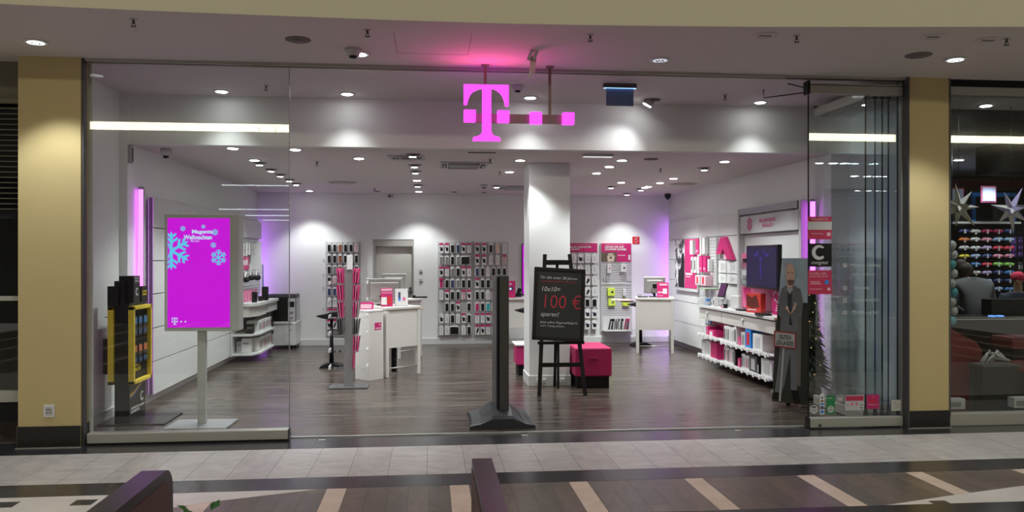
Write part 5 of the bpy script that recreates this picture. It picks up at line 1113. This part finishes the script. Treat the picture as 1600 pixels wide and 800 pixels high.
# wall socket on the left yellow pillar
t = thing('wall_socket', 'white double socket low on the left yellow pillar', 'socket', (-3.29, 7.385, .32))
b = MB(); b.box(-.045, .045, -.012, 0, -.055, .055, WHTM, .004); b.build('plate', t)
b = MB(); b.box(-.028, .028, -.015, -.012, -.036, .036, LGRY, .003); b.box(-.02, -.006, -.017, -.015, -.02, -.006, MGRY); b.box(.006, .02, -.017, -.015, -.02, -.006, MGRY); b.box(-.02, .02, -.0165, -.015, .006, .02, MGRY); b.build('insert', t)

# ================================================================ LEFT NEIGHBOUR
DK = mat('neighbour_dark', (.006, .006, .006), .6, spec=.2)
b = MB(); b.quad([(-9, 7.6, 0), (-3.42, 7.6, 0), (-3.42, 9.7, 0), (-9, 9.7, 0)], TBRN[0]); struct(b, 'floor', 'brown floor of the left neighbouring shop')
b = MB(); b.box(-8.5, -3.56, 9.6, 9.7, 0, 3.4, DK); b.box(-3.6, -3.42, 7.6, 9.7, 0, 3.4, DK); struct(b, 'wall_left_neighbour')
w = bpy.data.objects.new('window_2', None); C.objects.link(w); w['kind'] = 'structure'; w['label'] = 'dark shop window left of the left pillar'
b = MB(); b.box(-8.5, -3.57, 7.60, 7.61, .3, 2.6, GLASS); b.build('glass_pane', w)
b = MB(); b.box(-8.5, -3.57, 7.56, 7.64, .37, .47, ALUD, .004); b.box(-8.5, -3.57, 7.56, 7.62, 1.27, 1.31, ALUD, .003); b.box(-8.5, -3.57, 7.57, 7.63, .2, .36, BLKM); b.build('frame', w)
b = MB(); b.box(-8.5, -3.57, 7.60, 7.7, 2.0, 3.02, BLKM)
for i in range(20): b.box(-8.5, -3.57, 7.575, 7.60, 2.08+i*.047, 2.088+i*.047, mat('louvre_edge', (.12, .11, .09), .4, .5))
struct(b, 'trim_6', 'dark louvres over the left neighbour window')
b = MB(); b.box(-8.5, -3.57, 7.6, 7.75, 3.0, 3.4, mat('left_lintel', (.16, .145, .11), .7)); b.box(-8.5, -3.57, 7.55, 7.6, 3.02, 3.06, mat('left_lintel', (.16, .145, .11), .7)); struct(b, 'trim_7')

# ================================================================ RIGHT NEIGHBOUR SHOP
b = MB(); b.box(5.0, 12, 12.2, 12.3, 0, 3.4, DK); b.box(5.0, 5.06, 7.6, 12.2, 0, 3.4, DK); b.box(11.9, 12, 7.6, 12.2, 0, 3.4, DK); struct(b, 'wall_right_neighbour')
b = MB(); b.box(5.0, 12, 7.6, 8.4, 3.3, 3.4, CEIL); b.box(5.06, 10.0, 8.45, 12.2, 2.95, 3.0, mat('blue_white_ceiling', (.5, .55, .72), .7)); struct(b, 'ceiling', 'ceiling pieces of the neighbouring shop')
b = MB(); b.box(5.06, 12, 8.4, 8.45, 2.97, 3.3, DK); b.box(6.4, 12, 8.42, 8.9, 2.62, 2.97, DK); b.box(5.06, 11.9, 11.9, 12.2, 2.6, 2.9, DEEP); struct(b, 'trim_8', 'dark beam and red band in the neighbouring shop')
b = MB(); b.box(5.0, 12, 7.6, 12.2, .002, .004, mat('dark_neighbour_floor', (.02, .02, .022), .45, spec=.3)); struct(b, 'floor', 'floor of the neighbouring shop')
w = bpy.data.objects.new('window_3', None); C.objects.link(w); w['kind'] = 'structure'; w['label'] = 'large shop window right of the right pillar'
b = MB(); b.box(5.05, 12, 7.464, 7.476, .12, 3.25, GLASS); b.build('glass_pane', w)
b = MB(); b.box(5.05, 12, 7.42, 7.52, 0, .125, ALUD, .006); b.box(5.05, 12, 7.42, 7.52, 3.25, 3.33, ALUD, .003); b.box(5.05, 12, 7.42, 7.52, 3.33, 3.4, BLKM); b.build('frame', w)
for i, (x, y, z, lab) in enumerate(((5.98, 8.15, 3.3, 'bright downlight near the neighbour window'), (6.95, 10.0, 2.95, 'left downlight deeper in the neighbouring shop'), (8.1, 10.7, 2.95, 'middle downlight deeper in the neighbouring shop'), (8.3, 9.7, 2.95, 'right downlight deeper in the neighbouring shop'))):
    downlight(x, y, z, lab, 45, 'downlights of the neighbouring shop', angle=110)
# scarf and sock bundles on rails
rk = thing('display_rack', 'black rack with rows of rolled scarves in the neighbouring shop', 'rack', (7.5, 10.55, .0045))
b = MB(); b.box(-.25, .68, .12, .16, .3, 2.1, BLKM); b.build('back_panel', rk)
for r in range(8):
    z = 1.22+r*.115; b = MB(); b.box(-.22, .67, -.06, .11, z-.076, z-.066, BLKM); b.build('rail', rk)
b = MB(); b.box(-.25, .69, -.10, .12, 2.12, 2.15, LGRY); b.build('top_shelf', rk)
cols = [('white', (.7, .7, .75)), ('navy', (.05, .07, .25)), ('crimson', (.45, .03, .12)), ('pink', (.75, .3, .45)), ('orange', (.75, .2, .05)), ('pale blue', (.35, .5, .8)), ('yellow', (.8, .7, .05)), ('lime green', (.3, .7, .15)), ('red', (.7, .06, .12)), ('lilac', (.5, .4, .7)), ('blue', (.08, .25, .65)), ('beige', (.6, .5, .38))]
pat = [[1, 5, 0, 5, 10], [0, 9, 5, 1, 1], [1, 0, 9, 1, 10], [11, 10, 8, 7, 7], [6, 5, 1, 3, 3], [0, 0, 9, 8, 8], [4, 0, 3, 5, 5], [1, 0, 2, 2, 1]]
rnd = random.Random(5)
for r, row_ in enumerate(pat):
    for c_, ci in enumerate(row_):
        nm, col = cols[ci]; m = mat('wool_'+nm.replace(' ', '_'), col, .85, var=.25, nscale=60)
        b = MB(); pts = []
        b.tube([(-.085, 0, 0), (-.06, 0, .012), (-.02, 0, .02), (.0, 0, .012), (.03, 0, .02), (.07, 0, .01), (.085, 0, 0)], [.02, .04, .046, .036, .046, .042, .02], m, n=10)
        b.box(-.012, .012, -.05, -.03, -.04, .05, WHTM, .004)
        o = b.build('rolled_scarf'); o.location = (7.385+c_*.168, 10.53, 1.205+r*.115); o.rotation_euler = (rnd.uniform(-.2, .2), rnd.uniform(-.05, .05), 0); o.scale = (.88, 1, .72)
        tag(o, '%s rolled scarf, row %s from bottom, %s from left' % (nm, ['one', 'two', 'three', 'four', 'five', 'six', 'seven', 'eight'][r], ordn[c_]), 'scarf', 'rolled scarves on the rack')
t = thing('grid_panel', 'black wire grid panel with pale boxes behind it at the right edge', 'grid panel', (8.42, 10.6, .0045))
b = MB()
for i in range(12): b.box(-.18+i*.09, -.16+i*.09, -.012, .0, .9, 2.15, BLKM)
for i in range(14): b.box(-.2, .85, -.014, .002, .92+i*.09, .935+i*.09, BLKM)
b.build('grid', t)
for r in range(3):
    for c_ in range(3):
        z = [1.12, 1.45, 1.8][r]; b = MB(); b.box(8.3+c_*.3, 8.56+c_*.3, 10.65, 10.8, z-.14, z+.14, mat('lilac_box', (.25, .12, .55), .6) if r == 2 else LGRY, .005); b.box(8.38+c_*.3, 8.48+c_*.3, 10.645, 10.65, z-.05, z+.05, WHTM if r < 2 else PINK); tag(b.build('storage_box'), '%s box behind the wire grid, %s row, %s column' % ('lilac' if r == 2 else 'pale grey', ['lowest', 'middle', 'top'][r], ordn[c_]), 'box', 'boxes behind the wire grid')
t = thing('stock_rack', 'dark upright holding the boxes behind the wire grid', 'rack', (8.26, 10.66, .0045)); b = MB(); b.box(0, .95, .16, .2, 0, 2.1, BLKM); b.build('back', t)
for z in (.96, 1.29, 1.64): b = MB(); b.box(0, .95, .0, .16, z-.0, z+.012, BLKM); b.build('board', t)
for (x, z, w_, h_, lab) in ((7.63, 2.55, .18, .2, 'left'), (8.12, 2.58, .2, .2, 'middle')):
    b = MB(); b.box(x-w_/2, x+w_/2, 11.0, 11.01, z-h_/2, z+h_/2, mat('pale_blue_print', (.45, .5, .7), .6)); b.box(x-w_/2-.02, x+w_/2+.02, 11.01, 11.02, z-h_/2-.02, z+h_/2+.02, PINK if lab == 'middle' else RED); b.tube([(x, 11.01, z+h_/2), (x, 11.01, 2.9)], .003, BLK); tag(b.build('hanging_poster'), 'pale sheet with coloured edge hanging above the scarves, '+lab, 'poster')
b = MB(); b.box(8.0, 8.7, 11.2, 11.24, 2.16, 2.62, BLUE); b.box(8.06, 8.65, 11.19, 11.2, 2.2, 2.56, DK); b.box(7.4, 8.9, 11.24, 11.28, 0, 2.66, DK); tag(b.build('blue_frame'), 'dark board with blue border behind the hanging sheets', 'board')
def star(x, y, z, R, lab, rot, m1, m2):
    t = thing('paper_star', lab, 'paper star', (x, y, z), 0)
    b = MB(); n = 9
    dirs = [Vector((math.cos(2*PI*k/7+rot), -.12, math.sin(2*PI*k/7+rot))) for k in range(7)]+[Vector((.25, -1, .1)), Vector((-.5, -.8, -.4)), Vector((.4, .9, .2)), Vector((-.3, .9, .3))]
    for i, d in enumerate(dirs):
        d.normalize(); u = d.cross(Vector((0, 1, .1))); u.normalize(); v = d.cross(u); ln = R*(1 if i < 7 else .55)*(1 if i % 2 else .82)
        base = [b.bm.verts.new(d*R*.17+(u*math.cos(a)+v*math.sin(a))*R*.16) for a in (0, PI/2, PI, 3*PI/2)]; tip = b.bm.verts.new(d*ln)
        for k in range(4): f_ = b.bm.faces.new((base[k], base[(k+1) % 4], tip)); b._set([f_], m1 if k % 2 else m2)
    b.ball((0, 0, 0), R*.22, m2, u=10, v=6); b.build('spikes', t)
    b = MB(); b.tube([(0, 0, R*.1), (0, 0, 3.3-z)], .003, BLK, n=5); b.build('cord', t)
star(6.27, 8.15, 2.17, .27, 'large white and pink paper star at the right edge of the photo', .25, WHTM, mat('star_lilac', (.45, .4, .72), .6)); star(5.70, 8.2, 2.2, .27, 'cream paper star half hidden behind the right pillar', .9, mat('star_cream', (.55, .53, .42), .6), LGRY)
# counter with things on it
ct = thing('sales_counter', 'black glossy counter in the neighbouring shop window', 'counter', (0, 0, .0045))
b = MB(); b.box(5.5, 9.5, 8.55, 9.1, .93, .965, BLK, .004); b.box(5.5, 9.5, 8.54, 8.55, .945, .955, ALU); b.build('worktop', ct)
b = MB(); b.box(5.52, 9.5, 8.65, 9.05, 0, .93, BLK); b.build('body', ct)
b = MB(); b.box(6.6, 9.4, 8.9, 9.08, .97, 1.16, BLK, .004); tag(b.build('till_screen'), 'low black box wall standing on the black counter', 'box')
for (x, lab) in ((6.48, 'left'), (6.58, 'right')):
    b = MB(); b.box(x-.03, x+.03, 8.7, 8.76, .9705, .985, em('blue_glint', (.15, .4, 1), 1.2), .003); b.box(x-.04, x+.04, 8.69, 8.77, .966, .9705, DGRY); tag(b.build('small_display'), 'tiny blue glowing display on the black counter, '+lab, 'display')
def coat_panel(y0):
    pass
t = thing('red_reflection', 'dark red curved reflection built as a shape behind the neighbour window', 'reflection', (5.78, 8.2, .0045))  # solid shape standing in for the bench's reflection in the glass
b = MB(); b.prism([(-.38, .0), (.12, 0), (.14, .3), (.13, .66), (.06, .75), (-.1, .82), (-.38, .98)], 'y', -.08, .1, DEEP, False); b.build('reflected_back', t)
b = MB(); b.box(-.38, .1, .1, .4, 0, .4, DEEP, .03); b.build('seat', t)  # lower part of the same reflection shape
b = MB(); b.box(5.70, 6.10, 7.95, 8.03, .0045, .52, mat('dark_teal', (.008, .013, .015), .4), .006); b.box(5.69, 6.11, 7.8, 8.03, .52, .54, DGRY, .004); b.box(5.70, 6.10, 7.82, 7.96, .0045, .52, BLK); tag(b.build('low_cabinet'), 'dark low cabinet behind the neighbour window', 'cabinet')
b = MB()
for q in range(7): b.tube([(5.72+q*.03, 7.88+q*.01, .556), (5.78+q*.03, 7.9, .62+.03*(q % 3)), (5.86+q*.02, 7.92, .60+.05*(q % 2)), (6.05, 7.87+q*.01, .57)], .013, LGRY if q % 2 else MGRY, n=6)
tag(b.build('wrapped_bundle'), 'crumpled shiny transparent bundle on the dark low cabinet', 'bundle')
for z in (.66, .42):
    b = MB(); b.box(6.25, 8.3, 8.1, 8.45, z, z+.13, DEEP, .02); b.box(6.27, 8.28, 8.12, 8.43, z-.16, z-.005, BLKM) if z < .5 else b.box(6.27, 8.28, 8.12, 8.43, z-.105, z-.005, BLKM); tag(b.build('seat_bench'), 'dark red cushioned bench level, %s' % ('upper' if z > .5 else 'lower'), 'bench')
for (x, w_, lab) in ((5.27, .1, 'left, beside the pillar'), (6.02, .3, 'right')):
    b = MB(); b.box(x-.12, x+w_, 7.62, 7.72, .125, .23, LGRY, .004); b.box(x-.1, x+.05, 7.615, 7.62, .15, .2, MGRY); tag(b.build('window_box'), 'pale low box at the bottom of the neighbour window, '+lab, 'box')
b = MB()
for q in range(9): b.ball((5.80+.02*(q % 2), 8.46, .95+q*.105), .05, LGRY if q % 3 else mat('towel_teal', (.1, .4, .45), .7), (1, .8, 1.1), 10, 7)
b.tube([(5.80, 8.46, 1.85), (5.80, 8.46, 2.97)], .006, BLK); tag(b.build('hanging_garland'), 'hanging pale knitted goods beside the right pillar', 'garland')

# ---------------------------------------------------------------- people
def skinmesh(name, joints, edges, m, parent=None, sub=2, root=0):
    me = bpy.data.meshes.new(name); me.from_pydata([j[0] for j in joints], edges, []); o = bpy.data.objects.new(name, me); C.objects.link(o)
    md = o.modifiers.new('skin', 'SKIN'); md.use_smooth_shade = True
    for i, j in enumerate(joints):
        v = me.skin_vertices[0].data[i]; v.radius = j[1] if isinstance(j[1], tuple) else (j[1], j[1]); v.use_root = (i == root)
    s2 = o.modifiers.new('sub', 'SUBSURF'); s2.levels = sub; s2.render_levels = sub
    me.materials.append(m)
    bpy.context.view_layer.update(); dg = bpy.context.evaluated_depsgraph_get()
    m2 = bpy.data.meshes.new_from_object(o.evaluated_get(dg)); m2.name = name
    for p in m2.polygons: p.use_smooth = True; p.material_index = 0
    m2.materials.clear(); m2.materials.append(m)
    bpy.data.objects.remove(o); q = bpy.data.objects.new(name, m2); C.objects.link(q)
    if parent: q.parent = parent
    return q
def person(loc, rz, lab, coat, trousers, hair, bend=0.0, h=1.0, hood=None, arms=((.0, -.28, -.42), (.0, -.28, -.42)), cap=None, longhair=False):
    t = thing('person', lab, 'person', loc, rz); t.scale = (h, h, h)
    def B(p):      # bend forward about the hip (towards -y)
        x, y, z = p
        if z <= .95: return Vector(p)
        dz = z-.95; a = bend; return Vector((x, y-dz*math.sin(a), .95+dz*math.cos(a)))
    hd = B((0, -.02, 1.62)); hd = hd+Vector((0, -.10*bend, -.10*bend))
    J = [((0, 0, .95), (.14, .1)), (B((0, 0, 1.15)), (.13, .09)), (B((0, 0, 1.36)), (.13, .075)), (B((0, 0, 1.46)), (.06, .055)), (hd+Vector((0, 0, -.05)), (.06, .07)), (hd+Vector((0, -.01, .05)), (.075, .09)), (hd+Vector((0, 0, .11)), (.05, .06))]
    E_ = [(0, 1), (1, 2), (2, 3), (3, 4), (4, 5), (5, 6)]
    for s, (ax, ay, az) in zip((-1, 1), arms):
        k = len(J); sh = B((s*.19, 0, 1.38)); el = sh+Vector((s*.06, ay*.35, -.27)); wr = el+Vector((-s*.05, ay*.8, az*.35+.02)); ha = wr+Vector((-s*.01, ay*.25, -.03))
        J += [(sh, .055), (el, .042), (wr, .027), (ha, (.035, .018))]; E_ += [(2, k), (k, k+1), (k+1, k+2), (k+2, k+3)]
        for q in range(5):
            fb = len(J); o_ = Vector(((q-2)*.018, ay*.12, -.03)) if q else Vector((-s*.04, ay*.1, .0))
            J += [(ha+o_, .009), (ha+o_+Vector((0, ay*.08, -.035)), .008)]; E_ += [(k+3, fb), (fb, fb+1)]
    for s in (-1, 1):
        k = len(J); J += [((s*.09, 0, .86), .085), ((s*.1, -.02, .48), .058), ((s*.1, .02, .09), .04), ((s*.1, -.14, .035), (.04, .03))]; E_ += [(0, k), (k, k+1), (k+1, k+2), (k+2, k+3)]
    skinmesh('body', [(tuple(a), r) for a, r in J], E_, SKIN, t)
    b = MB()
    for s in (-1, 1): b.ball(hd+Vector((s*.03, -.085, .04)), .009, BLK, u=8, v=6); b.ball(hd+Vector((s*.075, .0, .03)), .02, SKIN, (.4, .8, 1.2), 8, 6)
    b.ball(hd+Vector((0, -.1, .015)), .014, SKIN, (.8, 1, 1.3), 8, 6); b.box(hd.x-.02, hd.x+.02, hd.y-.092, hd.y-.084, hd.z-.03, hd.z-.023, RED); b.build('face', t)
    # coat, trousers, hair over the body
    J2 = [((0, 0, .84), (.18, .13)), (B((0, 0, 1.12)), (.165, .12)), (B((0, 0, 1.34)), (.215, .15)), (B((0, 0, 1.47)), (.11, .10))]; E2 = [(0, 1), (1, 2), (2, 3)]
    for s, (ax, ay, az) in zip((-1, 1), arms):
        k = len(J2); sh = B((s*.19, 0, 1.38)); el = sh+Vector((s*.06, ay*.35, -.27)); wr = el+Vector((-s*.05, ay*.8, az*.35+.02))
        J2 += [(sh, .10), (el, .07), (wr, .05)]; E2 += [(2, k), (k, k+1), (k+1, k+2)]
    skinmesh('jacket', [(tuple(a), r) for a, r in J2], E2, coat, t)
    J3 = [((0, 0, .93), (.15, .11))]; E3 = []
    for s in (-1, 1): k = len(J3); J3 += [((s*.09, 0, .84), .098), ((s*.1, -.02, .48), .072), ((s*.1, .02, .12), .06)]; E3 += [(0, k), (k, k+1), (k+1, k+2)]
    skinmesh('trousers', J3, E3, trousers, t)
    b = MB()
    for s in (-1, 1): b.box(s*.1-.045, s*.1+.045, -.2, .08, 0, .09, BLKM, .02)
    b.build('shoe', t)
    b = MB()
    if cap: b.ball(hd+Vector((0, .01, .085)), .105, cap, (1, 1.05, .85)); b.build('knitted_cap', t)
    else:
        b.ball(hd+Vector((0, .025, .065)), .098, hair, (1, 1, 1.05))
        if longhair: b.ball(hd+Vector((0, .05, -.04)), .09, hair, (1.05, .7, 1.6))
        b.build('hair', t)
    if hood: b = MB(); b.lathe([(.075, 0), (.10, .02), (.095, .06), (.07, .05)], hood, tuple(B((0, .0, 1.44))), 16); b.build('collar', t)
    return t
person((6.84, 9.42, .0045), PI*.93, 'person in a grey jacket with dark collar, back turned, behind the black counter', mat('jacket_grey', (.12, .125, .14), .7), BLKM, mat('hair_dark', (.03, .02, .015), .7), bend=.6, h=.98, hood=BLKM, arms=((0, -.05, -.6), (0, -.05, -.6)))
person((7.03, 10.26, .0045), .25, 'person with long dark hair looking down at the left of the grey jacket', mat('jacket_black', (.02, .02, .025), .7), BLKM, mat('hair_dark', (.03, .02, .015), .7), bend=.2, h=.93, longhair=True)
person((7.62, 9.78, .0045), -.7, 'small person with a bright pink knitted cap behind the black counter', mat('jacket_navy', (.04, .06, .1), .7), BLKM, BRN, h=.82, bend=.0, cap=mat('cap_pink', (.75, .04, .12), .85))

# ================================================================ FOREGROUND SEATING
BR = mat('bench_brown', (.085, .028, .018), .4); BRD = mat('bench_edge', (.014, .011, .013), .28)
def arcpts(y_far, ztop, r, y_near):
    pts = [(y_near, 0.005), (y_near, ztop)]
    pts += [(y_far-r+r*math.sin(a), ztop-r+r*math.cos(a)) for a in [PI/2*i/8 for i in range(9)]]
    return pts+[(y_far, .005)]
t = thing('bench_end', 'rounded dark bench end with reddish brown side, bottom left of the photo', 'bench end', (-1.155, 0, 0))
b = MB(); b.prism(arcpts(3.62, .755, .10, 1.9), 'x', -.05, .05, BRD, False); o = b.build('frame', t)
b = MB(); b.prism(arcpts(3.575, .71, .08, 1.93), 'x', .046, .053, BR); b.build('side_panel', t)
t = thing('bench_end', 'flat dark brown bench end at the bottom centre of the photo', 'bench end', (.232, 0, 0))
b = MB(); b.box(-.045, .045, 1.9, 3.6, .005, .755, mat('bench_top', (.028, .018, .018), .3), .003); b.build('frame', t)
b = MB(); b.box(-.049, -.045, 1.93, 3.57, .04, .72, BR, .001); b.build('side_panel', t)
b = MB(); b.box(.45, 6.5, 3.2, 3.93, .005, .36, BRD, .004); b.box(.45, 6.5, 3.2, 3.95, .36, .383, mat('bench_edge_gloss', (.02, .014, .013), .22), .006); o = b.build('planter_bench'); tag(o, 'long low dark glossy bench edge along the bottom right of the photo', 'bench'); o.rotation_euler = (0, 0, -.012)
t = thing('potted_plant', 'green leafy plant in a dark pot beside the rounded bench end', 'plant', (-.90, 3.32, .0045))
b = MB(); b.lathe([(.09, 0), (.12, .3), (.125, .32), (.11, .32), (.1, .28), (.001, .28)], BLKM); b.build('pot', t)
LEAF = mat('leaf_green', (.02, .12, .015), .5); b = MB(); rnd = random.Random(11)
for i in range(26):
    a = i*2.4; r = .03+.06*rnd.random(); z = .30+.355*(i/26); c_ = Vector((math.cos(a)*r, math.sin(a)*r, z)); d = Vector((math.cos(a), math.sin(a), .6)).normalized(); s_ = Vector((-math.sin(a), math.cos(a), 0)); L_ = .06
    v = [b.bm.verts.new(q) for q in (c_, c_+d*L_*.5+s_*L_*.4, c_+d*L_, c_+d*L_*.5-s_*L_*.4, c_+d*L_*.5+Vector((0, 0, .012)))]
    b._set([b.bm.faces.new((v[0], v[1], v[4])), b.bm.faces.new((v[1], v[2], v[4])), b.bm.faces.new((v[2], v[3], v[4])), b.bm.faces.new((v[3], v[0], v[4]))], LEAF)
b.tube([(0, 0, .28), (0, 0, .62)], .008, LEAF, n=6); b.build('leaves', t)
